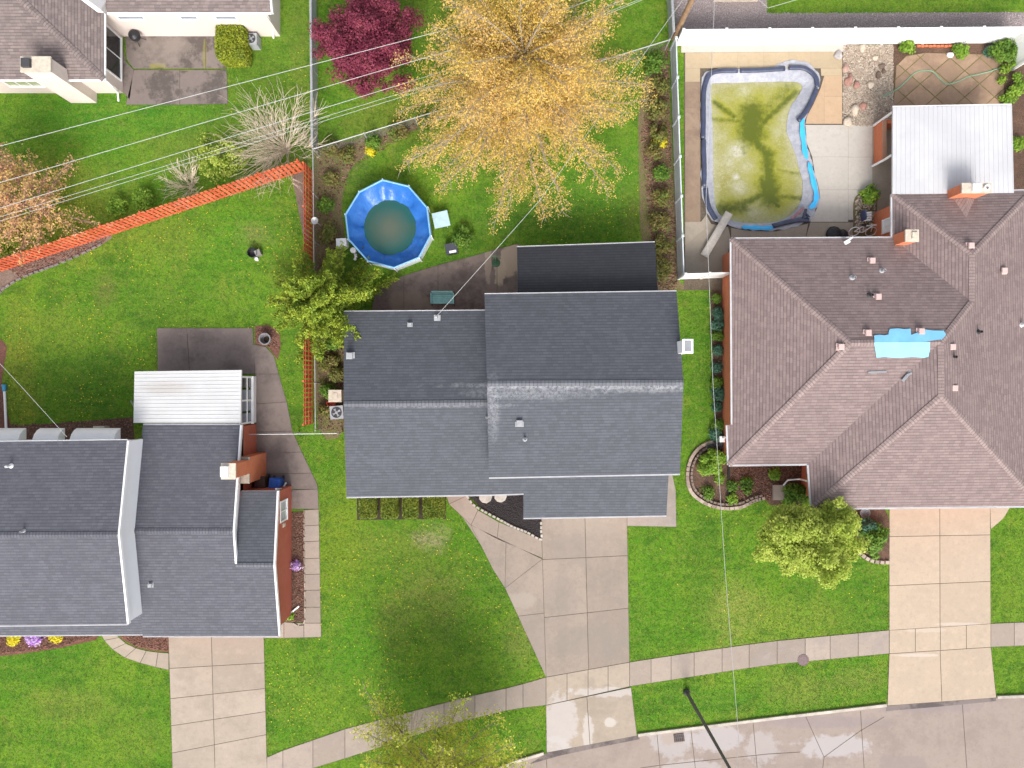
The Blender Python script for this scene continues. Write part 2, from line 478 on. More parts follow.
M['white_paint'] = plain('white_paint', (.78, .78, .79), .45, .05, 1.5)
M['gutter_white'] = plain('gutter_white', (.52, .52, .54), .5, .12, 2)
M['white_vinyl'] = plain('white_vinyl', (.84, .84, .83), .35, .03, 1.0, .5)
M['white_siding'] = siding('white_siding', (.80, .81, .84))
M['pink_siding'] = siding('pink_beige_siding', (.62, .54, .50), .2)
M['white_metal'] = plain('white_metal', (.72, .73, .74), .4, .06, 1.2, .5)
t = NT('awning_metal')
c = t.mix(t.ramp(t.noise(.35, 4), .4, .65), (.48, .48, .50), (.54, .54, .55))
c = t.mix(t.ramp(t.noise(1.1, 5, .7), .55, .8, 0, .4), c, (.40, .39, .38))
M['awning'] = t.done(c, .4, .5)
t = NT('porch_roof_metal')
c = t.mix(t.ramp(t.noise(.5, 4), .4, .65), (.52, .52, .52), (.58, .58, .58))
c = t.mix(t.math('MULTIPLY', t.spot(P(187, 388), (1.2, .35), .9, .5, 3), .3), c, (.30, .24, .18))
M['porch_roof'] = t.done(c, .45, .45)
M['brick'] = brickmat('orange_brick', (.66, .165, .065), (.55, .13, .05), (.44, .25, .17))
M['brick_red'] = brickmat('red_brick', (.50, .105, .06), (.40, .08, .05), (.36, .19, .14))
M['stone_cap'] = plain('stone_cap', (.50, .44, .36), .9, .2, 5)
M['glass'] = NT('dark_glass').done((.02, .022, .025), .08, .6)
M['pale_glass'] = plain('pale_glass', (.14, .17, .21), .12, .1, 1, .6)
M['dark_metal'] = plain('dark_metal', (.05, .05, .055), .5, .2)
M['grey_metal'] = plain('grey_metal', (.30, .31, .33), .45, .15, 4, .5, .3)
M['pole_metal'] = plain('brown_pole_metal', (.10, .09, .09), .5, .2)
M['galv'] = plain('galvanised', (.46, .46, .46), .45, .12, 5, .5, .4)
M['pink_vent'] = plain('pink_vent', (.52, .38, .36), .7, .1)
M['vent_grey'] = plain('vent_grey', (.33, .34, .36), .5, .15)
M['black'] = plain('black_plastic', (.022, .022, .025), .45, .2)
M['tarp'] = plain('blue_tarp', (.22, .54, .80), .45, .10, 1.5, .4)
t = NT('red_stain_wood')
c = t.mix(t.ramp(t.island(), 0, 1), (.66, .165, .075), (.44, .085, .038))
c = t.mix(t.ramp(t.noise(3, 5, .75), .48, .62, 0, .45), c, (.34, .075, .04))
c = t.mix(t.ramp(t.noise(1.1, 5, .7), .52, .64, 0, .4), c, (.60, .28, .19))
M['red_wood'] = t.done(c, .8, .2)
M['pole_wood'] = plain('pole_wood', (.26, .165, .10), .9, .25, 3)
M['plank'] = plain('weathered_plank', (.50, .46, .41), .85, .18, 3)
M['bark'] = plain('bark', (.15, .115, .09), .95, .3, 6)
M['bark_pale'] = plain('pale_twig', (.55, .46, .35), .9, .25, 4)
M['bark_grey'] = plain('grey_bark', (.25, .21, .16), .9, .3, 4)
M['bark_pink'] = plain('pinkish_bark', (.26, .17, .14), .9, .3, 4)
M['cable'] = plain('pale_cable', (.42, .43, .43), .5, .1)
M['blue_bin'] = plain('blue_plastic', (.015, .10, .45), .4, .1, 2, .5)
M['brown_bin'] = plain('brown_plastic', (.06, .033, .025), .45, .1, 2, .5)
M['teal'] = plain('teal_metal', (.26, .55, .52), .5, .15, 4, .5)
M['hose'] = plain('green_hose', (.20, .36, .24), .5, .1)
M['red_plastic'] = plain('red_plastic', (.6, .08, .04), .5, .1)
M['terracotta'] = plain('grey_pot', (.20, .19, .20), .8, .2)
L = {}
L['orange'] = leafmat('orange_buds', [(.64, .42, .115), (.53, .385, .08), (.62, .40, .15), (.48, .38, .06)], .45, .5)
L['pinkbud'] = leafmat('pink_buds', [(.58, .30, .19), (.46, .25, .16), (.54, .36, .13), (.36, .34, .06)], .35, .6)
L['lime'] = leafmat('lime_leaves', [(.34, .41, .07), (.26, .34, .045), (.41, .46, .10), (.16, .23, .03)], .45, 1.0)
L['street'] = leafmat('young_yellow_leaves', [(.44, .47, .06), (.32, .39, .035), (.52, .49, .09), (.26, .33, .03)], .45, .8)
L['purple'] = leafmat('plum_leaves', [(.19, .028, .06), (.125, .02, .04), (.24, .05, .08), (.075, .015, .028)], .3, 1.2, 1.35)
L['conifer'] = leafmat('conifer_sprays', [(.205, .28, .027), (.125, .19, .02), (.29, .345, .035), (.07, .12, .015)], .25, 1.5)
L['hedge'] = leafmat('clipped_leaves', [(.15, .20, .027), (.10, .15, .018), (.20, .24, .033), (.06, .10, .014)], .2, 2)
L['hedge_bright'] = leafmat('bright_clipped_leaves', [(.22, .26, .02), (.15, .19, .015), (.28, .30, .03), (.09, .13, .012)], .2, 2)
L['bright'] = leafmat('fresh_leaves', [(.18, .31, .035), (.12, .22, .022), (.24, .36, .045), (.06, .13, .015)], .35, 2)
L['green'] = leafmat('mid_leaves', [(.10, .20, .025), (.065, .13, .018), (.14, .24, .03), (.04, .08, .014)], .3, 2)
L['olive'] = leafmat('olive_leaves', [(.16, .16, .035), (.11, .085, .035), (.10, .14, .025), (.20, .13, .055)], .25, 1.5)
L['bluegreen'] = leafmat('blue_green_leaves', [(.05, .13, .085), (.035, .09, .06), (.08, .17, .11), (.02, .05, .035)], .2, 2)
L['yellow'] = leafmat('yellow_leaves', [(.6, .46, .015), (.45, .38, .015), (.7, .55, .03), (.3, .3, .02)], .3, 3)
L['flower'] = leafmat('lilac_flowers', [(.40, .16, .55), (.7, .55, .75), (.30, .10, .45), (.8, .75, .8)], .3, 5)

BLOCK = []          # outlines no grass grows in


def sheet(name, poly, mat, z, px=True, block=True, loc=None):
    pts = pl(poly) if px else poly
    if block: BLOCK.append([(p[0], p[1]) for p in pts])
    m = MB()
    a = sum(pts[i][0] * pts[(i + 1) % len(pts)][1] - pts[(i + 1) % len(pts)][0] * pts[i][1] for i in range(len(pts)))
    if a < 0: pts = pts[::-1]
    m.face([(p[0], p[1], z) for p in pts])
    return props(m.build(name, mat), kind='structure')


def shrink(q, g):
    c = [sum(p[k] for p in q) / len(q) for k in (0, 1)]
    out = []
    n = len(q)
    for i in range(n):
        p, a, b = Vector(q[i][:2]), Vector(q[i - 1][:2]), Vector(q[(i + 1) % n][:2])
        d1, d2 = (a - p), (b - p)
        if d1.length < 1e-6 or d2.length < 1e-6: out.append(tuple(p)); continue
        d1.normalize(); d2.normalize()
        out.append(tuple(p + (d1 + d2) * g))
    return out


def slabs(name, quads, mat, z, gap=.035, joint=None):
    """pavement of separate slabs laid over a dirt joint bed; quads are photo outlines, the union is the pavement"""
    m = MB()
    for q in quads:
        pts = pl(q)
        a = sum(pts[i][0] * pts[(i + 1) % len(pts)][1] - pts[(i + 1) % len(pts)][0] * pts[i][1] for i in range(len(pts)))
        if a < 0: pts = pts[::-1]
        BLOCK.append([(p[0], p[1]) for p in pts])
        m.face([(p[0], p[1], z - .006) for p in pts], 1)
        s = shrink(pts, gap / 2)
        m.face([(p[0], p[1], z) for p in s], 0)
    return props(m.build(name, [mat, joint or M['joint']]), kind='structure')


def lerp2(a, b, t): return (a[0] + (b[0] - a[0]) * t, a[1] + (b[1] - a[1]) * t)


def grid(c00, c10, c11, c01, us, vs):
    out = []
    for i in range(len(us) - 1):
        for j in range(len(vs) - 1):
            q = []
            for u, v in ((us[i], vs[j]), (us[i + 1], vs[j]), (us[i + 1], vs[j + 1]), (us[i], vs[j + 1])):
                q.append(lerp2(lerp2(c00, c10, u), lerp2(c01, c11, u), v))
            out.append(q)
    return out


def along(line, x):
    for i in range(len(line) - 1):
        a, b = line[i], line[i + 1]
        if a[0] <= x <= b[0] or i == len(line) - 2 and x > b[0] or i == 0 and x < a[0]:
            return (x, a[1] + (b[1] - a[1]) * (x - a[0]) / (b[0] - a[0]))


def band(top, bot, xs):
    return [[along(top, a), along(top, b), along(bot, b), along(bot, a)] for a, b in zip(xs[:-1], xs[1:])]


def smooth_line(pts, n=6, closed=False):
    """Catmull-Rom through pts"""
    out = []
    N = len(pts)
    rng_ = range(N) if closed else range(N - 1)
    for i in rng_:
        p0 = pts[(i - 1) % N] if closed or i > 0 else pts[0]
        p1, p2 = pts[i], pts[(i + 1) % N]
        p3 = pts[(i + 2) % N] if closed or i + 2 < N else pts[-1]
        for k in range(n):
            t = k / n
            out.append(tuple(.5 * ((2 * p1[c]) + (-p0[c] + p2[c]) * t + (2 * p0[c] - 5 * p1[c] + 4 * p2[c] - p3[c]) * t * t + (-p0[c] + 3 * p1[c] - 3 * p2[c] + p3[c]) * t ** 3) for c in range(len(p1))))
    if not closed: out.append(tuple(pts[-1]))
    return out


# ------------------------------------------------------------------ ground, road and pavements
DECK = [(684, 45), (846, 45), (846, 130), (880, 130), (880, 240), (732, 240), (732, 290), (684, 290)]
POOL_O = [(701.7, 78), (709, 70.5), (737, 69.5), (771, 68), (780, 63), (791.6, 60), (805.6, 63), (815, 70), (820, 78), (819, 87.5), (812, 104.7), (806.4, 115.6), (804, 128),
          (806.4, 144), (811, 158), (813.4, 170), (818, 189), (819, 198.4), (816, 208), (814, 216), (808, 222), (793, 226.6), (774, 230.5), (754, 230), (741.6, 229), (729, 226),
          (714, 222), (708.7, 215.6), (704, 203), (701.7, 187.5), (701.3, 150), (700.6, 128), (700.6, 97)]
POOL_I = [(711, 85), (716, 83.2), (737, 82.8), (768, 82), (785, 81.5), (792, 81.8), (798, 82.5), (801.5, 85), (802, 88.5), (797, 98), (790, 106), (784.5, 114), (783.8, 125),
          (790, 140.6), (796, 156), (799.4, 170), (802.5, 181), (802.3, 195), (799.4, 204.7), (795, 211), (790, 215.6), (777.5, 221.5), (766, 223), (752.5, 223.4), (743, 222.6), (733.8, 221),
          (721, 215.6), (717, 210), (715, 203), (713.4, 181), (713, 150), (712.6, 128), (711, 97)]


def holed(name, outer, hole, z, mat):
    bm = bmesh.new()
    es = []
    for ring in (outer, hole):
        vs = [bm.verts.new((p[0], p[1], z)) for p in ring]
        es += [bm.edges.new((vs[i], vs[(i + 1) % len(vs)])) for i in range(len(vs))]
    bmesh.ops.triangle_fill(bm, edges=es, use_beauty=True, use_dissolve=False)
    for f in bm.faces:
        f.normal_update()
        if f.normal.z < 0: f.normal_flip()
    me = bpy.data.meshes.new(name); bm.to_mesh(me); bm.free()
    me.materials.append(mat)
    o = bpy.data.objects.new(name, me); COL.objects.link(o)
    return props(o, kind='structure')


deckw = [P(a, b)[:2] for a, b in DECK]
holed('ground', [(-400, -400), (400, -400), (400, 400), (-400, 400)], deckw, 0.0, M['grass'])
pool_hole = [p[:2] for p in pl(POOL_O)]
holed('pool_deck', deckw, pool_hole, 0.012, M['joint'])
BLOCK.append(deckw)

CURB = [(-500, 1010), (-100, 965), (200, 885), (330, 838), (440, 792), (517, 762), (547, 753), (637, 736), (768, 719.7), (887, 706), (995.5, 698), (1024, 697), (1300, 690), (1700, 690)]
roadp = CURB + [(1700, 1300), (-500, 1500)]
ro = sheet('road', roadp, M['road'], 0.004)
SW_T = [(-400, 905), (-100, 868), (100, 812), (200, 780), (258.5, 761), (281, 751), (346, 728.5), (466, 697), (496, 690), (512, 687), (546, 677), (629.5, 662), (694.5, 652), (768, 641.5), (889, 630), (990.5, 623.5), (1024, 622), (1400, 612)]
SW_B = [(-400, 932), (-100, 893), (100, 836), (200, 806), (258.5, 786), (313.5, 768), (356, 755), (443.5, 726), (512, 709), (546, 705), (631, 686), (768, 665), (889, 653.5), (990.5, 647), (1024, 645.5), (1400, 634)]
xs = [-400, -300, -200, -120, -60, 0, 40, 80, 120, 145, 173, 196, 219, 243, 267, 283, 313, 345, 378, 412, 444, 475, 506, 523, 546]
slabs('sidewalk', band(SW_T, SW_B, xs), M['walk'], .024)
xs = [629.5, 651, 671, 694, 722, 749, 777, 805, 830, 858, 889]
slabs('sidewalk', band(SW_T, SW_B, xs), M['walk'], .024)
slabs('sidewalk', band(SW_T, SW_B, [990.5, 1014, 1040, 1066, 1092, 1120, 1150, 1180, 1300, 1400]), M['walk'], .024)
slabs('driveway', grid((541, 516), (627, 516), (629.5, 662), (546, 677), (0, .51, 1), (0, .27, .63, 1)), M['drive'], .03)
slabs('driveway_apron', band([(546, 677), (629.5, 662)], [(546, 705), (631, 686)], [546, 567, 588, 608, 629.5]) +
      grid((546, 705), (631, 687), (637, 735.5), (546.5, 752.5), (0, .48, 1), (0, 1)), M['apron'], .036)
slabs('driveway', grid((889, 505), (990, 505), (990.5, 624), (889, 631), (0, .5, 1), (0, .25, .64, 1)), M['drive_pale'], .03)
slabs('driveway_apron', band([(889, 630), (990.5, 623.5)], [(889, 653.5), (990.5, 647)], [889, 915, 940, 966, 990.5]) +
      grid((889, 653.5), (990.5, 647), (996, 697.5), (887, 705.5), (0, .5, 1), (0, 1)), M['drive_pale'], .036)
sheet('driveway_wing', smooth_line([(990, 500), (1012, 500), (1008, 510), (1002, 519), (990.5, 529)], 5), M['drive_pale'], .022)
slabs('driveway', grid((168.5, 632), (264, 632), (267, 760), (173, 783), (0, .45, 1), (0, .24, .44, .62, .80, 1)), M['drive_left'], .03)
slabs('driveway_apron', grid((173, 783), (267, 757), (270, 860), (172, 890), (0, .45, 1), (0, .22, 1)), M['drive_left'], .034)
sheet('gutter_strip', [(546.5, 752.8), (560, 750), (600, 742), (637, 735.5), (640, 739), (600, 747), (560, 755.5), (530, 764)], M['gutter_strip'], .012)
sheet('gutter_strip', [(886, 706), (920, 702.5), (996, 697.6), (996, 701), (940, 706.5), (886, 711)], M['gutter_strip'], .012)
# walk from the porch down to the driveway
slabs('front_walk', [[(444, 488), (470, 488), (466, 496), (449, 504)], [(449, 504), (466, 496), (478, 510), (471, 525)], [(471, 525), (478, 510), (499, 522), (497, 539)],
                     [(497, 539), (499, 522), (541.7, 540), (542.4, 558)], [(449, 504), (471, 525), (481, 545), (463, 517.5)], [(471, 525), (506, 541.5), (505, 588), (493, 569), (481, 545)], [(506, 541.5), (542.4, 559), (505, 588)],
                     [(505, 588), (542.4, 559), (544.1, 613), (518, 616)], [(518, 616), (544.1, 613), (546, 677)]], M['drive'], .026, .03)
slabs('side_apron', [[(627, 470), (672, 472), (675.5, 490), (676.5, 527), (627, 526)]], concrete('exposed_aggregate', (.33, .285, .25), .05, .3), .02)
# left neighbour: side walk, curved walk, rear slab
slabs('side_walk', grid((304, 510), (319, 509), (321, 623), (304, 623), (0, 1), (0, .14, .28, .43, .57, .71, .86, 1)) + [[(262, 638), (284, 638), (284, 622), (262, 622)], [(284, 638), (304, 637.5), (304, 623), (284, 622)], [(304, 637.5), (321.5, 637), (321, 623), (304, 623)]], M['walk'], .024)
slabs('side_walk', [[(255, 404), (287, 402), (282, 386), (279, 374), (255, 374)], [(255, 432), (292.5, 431), (287, 402), (255, 404)], [(256, 454), (302, 452), (292.5, 431), (256, 432)],
                    [(266, 474), (312, 473), (302, 452), (266, 453)], [(256, 490), (318, 489), (317, 484), (312, 473), (256, 474.5)], [(291, 509), (319, 509), (318, 489), (291, 490)]], M['dark_walk'], .024)
slabs('rear_slab', [[(157, 328), (187, 328), (190, 374), (158, 374)], [(187, 328), (253, 328), (255, 374), (190, 374)], [(253, 344), (266, 347), (274, 356), (279, 374), (255, 374)]], M['dark_walk'], .03)
crv_o = smooth_line([(100, 632), (108, 645), (125, 657.5), (148, 665), (169, 670)], 3)
crv_i = smooth_line([(116, 632), (122, 640.5), (136, 648), (152, 651.5), (169, 653)], 3)
slabs('front_walk', [[crv_o[i], crv_o[i + 2], crv_i[i + 2], crv_i[i]] for i in range(0, 12, 2)], M['drive_left'], .024)
# rear patio of the middle house, weathered slab of the far house
slabs('rear_patio', [[(371, 316), (374, 297), (385, 284), (404, 275.5), (404, 316)], [(404, 275.5), (438, 265), (438, 316), (404, 316)], [(438, 265), (470, 257), (497, 249), (497, 316), (438, 316)],
                     [(497, 249), (517, 244), (520, 244), (520, 316), (497, 316)]], M['brown_patio'], .03)
slabs('concrete_slab', [[(125, 36), (206, 36), (206, 69), (134, 69), (127, 60)], [(206, 36), (227, 37), (227, 69), (206, 69)], [(134, 70), (180, 70), (180, 105), (126, 105)], [(180, 70), (227, 70), (228, 104), (180, 105)], [(122, 40), (126, 62), (134, 70), (130, 100), (123, 92)]], M['old_patio'], .03)
# pool deck slabs
slabs('deck_slab', grid((685, 52), (842, 52), (842, 68.5), (685, 68.5), (0, .17, .335, .5, .66, .8, 1), (0, 1)), M['deck_tan'], .03, .014, M['joint_pale'])
slabs('deck_slab', [[(681, 45), (846, 44), (846, 52), (681, 53)]], M['deck_pale'], .036, .014, M['joint_pale'])
slabs('deck_slab', [[(685, 68.5), (700, 68.5), (700, 82), (685, 82)], [(820.5, 68.5), (842, 68.5), (842, 76), (821, 76)]], M['deck_tan'], .03, .014, M['joint_pale'])
slabs('deck_slab', grid((685, 82), (700.2, 82), (700.2, 222), (685, 222), (0, 1), (0, .19, .39, .55, .78, 1)), M['deck_brown'], .03, .014, M['joint_pale'])
slabs('deck_slab', grid((824, 76), (842, 76), (842, 124), (824, 124), (0, 1), (0, .43, 1)) + [[(820.5, 88), (824, 76), (824, 124), (805, 124), (807, 116), (813, 105)]], M['deck_orange'], .03, .014, M['joint_pale'])
slabs('deck_slab', grid((848, 125), (875, 125), (875, 220), (848, 220), (0, 1), (0, .34, .68, 1)) + [[(805, 125), (848, 125), (848, 157), (812, 157), (807, 144)], [(812, 157), (848, 157), (848, 190), (819, 190), (814, 170)], [(819, 190), (848, 190), (848, 222), (810, 222), (817, 208), (820, 198)]], M['deck_pale'], .03, .014, M['joint_pale'])
slabs('deck_slab', [[(810, 222.5), (828, 222.5), (828, 240), (805, 240)], [(828, 222.5), (850, 222.5), (850, 240), (828, 240)], [(850, 222.5), (880, 222.5), (880, 240), (850, 240)], [(776, 231.5), (808, 223.5), (805, 240), (776, 240)],
                    [(750, 231), (776, 231.5), (776, 240), (750, 240)], [(731, 228), (750, 231), (750, 240), (731, 240)], [(685, 222), (701, 222), (706, 215), (711, 224), (685, 246)],
                    [(685, 246), (711, 224), (728, 227), (731, 240), (722, 274), (685, 274)]], M['deck_damp'], .03, .014, M['joint_pale'])
# beds, gravel, mulch
sheet('gravel_strip', [(672, -40), (767, -40), (767, 13.5), (1060, 12), (1060, 30), (676, 36)], M['gravel'], .008)
sheet('rock_bed', [(843, 45), (893, 45), (893, 128), (880, 128), (843, 125)], M['rockbed'], .014)
sheet('planting_bed', [(893, 42), (1024, 42), (1050, 60), (1050, 195), (1010, 195), (893, 128)], M['mulch_brown'], .008)
sheet('side_yard', [(872, 122), (894, 122), (894, 240), (872, 240)], M['deck_damp'], .034)
sheet('rock_bed', smooth_line([(853, 220), (853, 204), (856, 196), (864, 192), (876, 192), (876, 222), (872, 238), (854, 238)], 3, True), M['leaf_litter'], .038)
sheet('planting_bed', [(638, 120), (646, 60), (668, 42), (671, 120), (679, 282), (700, 290), (655, 292), (640, 230)], M['leaf_litter'], .008)
sheet('planting_bed', smooth_line([(711, 284), (722, 276), (724, 440), (716, 440), (713, 360)], 4, True), M['mulch_brown'], .008)
sheet('planting_bed', smooth_line([(316, 152), (350, 142), (420, 117), (440, 116), (420, 128), (378, 148), (350, 170), (342, 205), (345, 240), (340, 260), (330, 270), (334, 320), (346, 340), (346, 426), (318, 426), (314, 280)], 3, True), M['leaf_litter'], .008)
sheet('planting_bed', [(-60, 262), (0, 256), (60, 246), (110, 232), (112, 238), (100, 246), (62, 262), (22, 277), (-2, 294), (-60, 330)], M['mulch_grey'], .008)
sheet('planting_bed', smooth_line([(-60, 340), (2, 340), (4, 365), (2, 385), (7, 412), (7, 436), (-60, 440)], 3, True), M['mulch_red'], .008)
sheet('planting_bed', [(6, 426), (60, 423), (133, 417), (135, 446), (6, 446)], M['mulch_brown'], .012)
sheet('planting_bed', [(-60, 632), (102, 632), (96, 640), (60, 648), (20, 654), (-60, 662)], M['mulch_red'], .008)
sheet('planting_bed', [(116, 630), (169, 630), (169, 652), (152, 650.5), (136, 647), (122, 639)], M['mulch_red'], .016)
sheet('planting_bed', [(290, 512), (304, 511), (304, 622), (286, 622)], M['mulch_brown'], .012)
sheet('planting_bed', [(255, 326), (268, 325), (279, 330), (281, 345), (278, 360), (268, 347), (255, 344)], M['mulch_red'], .012)
sheet('planting_bed', [(462, 488), (530, 488), (530, 516), (541, 516), (541, 538.5), (513, 526), (484, 511), (468, 495)], M['mulch_black'], .018)
BEDP = smooth_line([(736, 441), (716, 441), (700, 447), (690, 460), (687, 478), (692, 493), (705, 503), (722, 508), (740, 507), (753, 501), (764, 498)], 5)
sheet('planting_bed', BEDP + [(770, 505), (800, 508), (810, 490), (810, 460), (736, 458)], M['mulch_brown'], .010)
sheet('planting_bed', smooth_line([(853, 505), (880, 505), (889, 522), (889, 560), (875, 562), (862, 557), (858, 545), (852, 530)], 3, True), M['mulch_brown'], .010)
sheet('flower_border', [(292, 176), (303, 170), (308, 240), (304, 240)], M['mulch_grey'], .008)
sheet('planting_bed', [(357, 494), (446, 494), (446, 519), (357, 520)], M['soil'], .008)
# road joints
jm = MB()
for a in [[(657, 734), (662, 790)], [(690.7, 728), (699, 800)], [(753, 722), (760, 800)], [(805.5, 716), (824, 757), (820, 790)], [(824, 757), (860, 731), (884, 717)], [(860.5, 711), (866, 800)],
          [(962, 700), (969, 800)], [(640, 768), (662, 765), (768, 754), (800, 752)], [(546, 753), (548, 790)], [(440, 800), (445, 850)], [(330, 845), (335, 900)], [(1080, 695), (1085, 800)]]:
    pts = pl(a)
    for p, q in zip(pts[:-1], pts[1:]):
        d = Vector((q[0] - p[0], q[1] - p[1])).normalized() * .017
        jm.face([(p[0] + d.y, p[1] - d.x, .0085), (q[0] + d.y, q[1] - d.x, .0085), (q[0] - d.y, q[1] + d.x, .0085), (p[0] - d.y, p[1] + d.x, .0085)])
props(jm.build('road_joints', M['joint']), kind='structure')


def kerb(pts):
    m = MB()
    w = pl(pts)
    off = []
    for i, p in enumerate(w):
        a, b = Vector(w[max(i - 1, 0)]), Vector(w[min(i + 1, len(w) - 1)])
        d = (b - a).normalized(); n = Vector((-d.y, d.x, 0)) * .16
        off.append((Vector(p) + n))
    for i in range(len(w) - 1):
        a, b, c, d = Vector(w[i]), Vector(w[i + 1]), off[i + 1], off[i]
        z = Vector((0, 0, .12))
        m.face([a + z, b + z, c + z, d + z]); m.face([a, b, b + z, a + z]); m.face([c, d, d + z, c + z])
    m.face([Vector(w[0]), Vector(w[0]) + z, off[0] + z, off[0]]); m.face([Vector(w[-1]), off[-1], off[-1] + z, Vector(w[-1]) + z])
    return props(m.build('kerb', M['kerb']), kind='structure')


kerb(CURB[:6] + [(544, 754)]); kerb([(638, 735.8), (768, 719.7), (886, 706)]); kerb([(996.5, 698), (1024, 697), (1300, 690)])


# ------------------------------------------------------------------ houses: roofs, walls
def roof_uv(pts):
    v = [Vector(p) for p in pts]
    n = Vector((0, 0, 0))
    for i in range(len(v)):
        a, b = v[i], v[(i + 1) % len(v)]
        n += Vector(((a.y - b.y) * (a.z + b.z), (a.z - b.z) * (a.x + b.x), (a.x - b.x) * (a.y + b.y)))
    n.normalize()
    if n.z < 0: n = -n
    u = Vector((0, 0, 1)).cross(n)
    u = u.normalized() if u.length > 1e-4 else Vector((1, 0, 0))
    w = n.cross(u)
    return n, [(p.dot(u), p.dot(w)) for p in v]


def roof(name, faces, mats, parent, drop=.16):
    """faces: lists of 3D corners. Top shingles, fascia round the free edges, soffit underneath."""
    m = MB()
    edges = {}
    key = lambda p: (round(p[0], 3), round(p[1], 3), round(p[2], 3))
    for f in faces:
        n, uv = roof_uv(f)
        a = sum(f[i][0] * f[(i + 1) % len(f)][1] - f[(i + 1) % len(f)][0] * f[i][1] for i in range(len(f)))
        if a < 0: f = f[::-1]; uv = uv[::-1]
        m.face(f, 0, uv)
        m.face([(p[0], p[1], p[2] - drop) for p in f][::-1], 1)
        for i in range(len(f)):
            a, b = key(f[i]), key(f[(i + 1) % len(f)])
            if (b, a) in edges: del edges[(b, a)]
            else: edges[(a, b)] = (f[i], f[(i + 1) % len(f)])
    for a, b in edges.values():
        m.face([(a[0], a[1], a[2] - drop), (b[0], b[1], b[2] - drop), b, a], 1)
    return m.build(name, mats, parent)


def ridge_caps(lines, mat, parent, w=.30, slope=.28, name='ridge_cap'):
    for p, q, s in lines:
        m = MB()
        p, q = Vector(p), Vector(q)
        d = (q - p); Lh = d.length
        h = Vector((d.x, d.y, 0)).normalized()
        n = Vector((-h.y, h.x, 0)) * (w / 2)
        dz = Vector((0, 0, -s * w / 2 + .03)); c = Vector((0, 0, .045))
        m.face([p + n + dz, p + c, q + c, q + n + dz][::-1], 0, [(0, 0), (w / 2, 0), (w / 2, Lh), (0, Lh)][::-1])
        m.face([p + c, p - n + dz, q - n + dz, q + c][::-1], 0, [(w / 2, 0), (w, 0), (w, Lh), (w / 2, Lh)][::-1])
        m.build(name, mat, parent)


def gutters(lines, parent, mat=None, w=.07, name='gutter'):
    """open trough hung along the eaves; each line runs with the house on its left"""
    for p, q in lines:
        m = MB()
        p, q = Vector(p), Vector(q)
        d = (q - p).normalized(); o = Vector((d.y, -d.x, 0)).normalized()
        a, b = o * .004, o * w
        t, bt = Vector((0, 0, -.015)), Vector((0, 0, -.11))
        rim = o * .028
        m.face([p + b + t, q + b + t, q + b - rim + t, p + b - rim + t][::-1]); m.face([p + b + t, q + b + t, q + b + bt, p + b + bt][::-1])
        m.face([p + a + bt, q + a + bt, q + b + bt, p + b + bt]); m.face([p + a + t * 2.2, q + a + t * 2.2, q + b - rim + t * 2.2, p + b - rim + t * 2.2][::-1])
        m.face([p + a + bt, p + b + bt, p + b + t, p + a + t]); m.face([q + a + bt, q + a + t, q + b + t, q + b + bt])
        m.build(name, mat or M['gutter_white'], parent)


def strip_boards(lines, parent, mat, w=.07, name='rake_board'):
    for p, q in lines:
        m = MB()
        p, q = Vector(p), Vector(q)
        d = (q - p).normalized(); o = Vector((d.y, -d.x, 0)).normalized()
        z0, z1 = Vector((0, 0, -.2)), Vector((0, 0, .012))
        a, b = o * .003, o * w
        m.face([p + a + z1, p + b + z1, q + b + z1, q + a + z1]); m.face([p + b + z0, q + b + z0, q + b + z1, p + b + z1]); m.face([p + a + z0, q + a + z0, q + b + z0, p + b + z0])
        m.face([p + a + z0, p + b + z0, p + b + z1, p + a + z1]); m.face([q + a + z0, q + a + z1, q + b + z1, q + b + z0])
        m.build(name, mat, parent)


def gable_wall(m, x, ya, za, yr, zr, yb, zb, th=.2, z0=0.0, mi=0):
    """wall standing in the plane x, its top following a gable roof"""
    pts = [(ya, z0), (ya, za), (yr, zr), (yb, zb), (yb, z0)]
    for xx in (x - th / 2, x + th / 2):
        m.face([(xx, y, z) for y, z in pts], mi)
    for i in range(5):
        a, b = pts[i], pts[(i + 1) % 5]
        m.face([(x - th / 2, *a), (x + th / 2, *a), (x + th / 2, *b), (x - th / 2, *b)], mi)


def box_vent(parent, px, py, zf, s=.30, h=.16, mat=None, name='roof_vent', tilt=True):
    x, y, z = PZ(px, py, zf)
    m = MB()
    m.box((x, y, z + .01), (s * 1.5, s * 1.35, .025)); m.box((x, y, z + h * .5), (s * .8, s * .8, h), 0, 0, .95)
    m.box((x, y, z + h + .02), (s * 1.12, s * 1.12, .05), 0, 0, .86)
    return m.build(name, mat or M['vent_grey'], parent)


def pipe_vent(parent, px, py, zf, r=.06, h=.38, mat=None):
    x, y, z = PZ(px, py, zf)
    m = MB()
    m.lathe((x, y, z), [(r * 2.4, -.03), (r * 2.0, .03), (r * 1.15, .09), (r, .10), (r, h), (r * .75, h), (r * .75, h - .1), (.001, h - .1)], 10)
    return m.build('vent_pipe', mat or M['vent_grey'], parent)


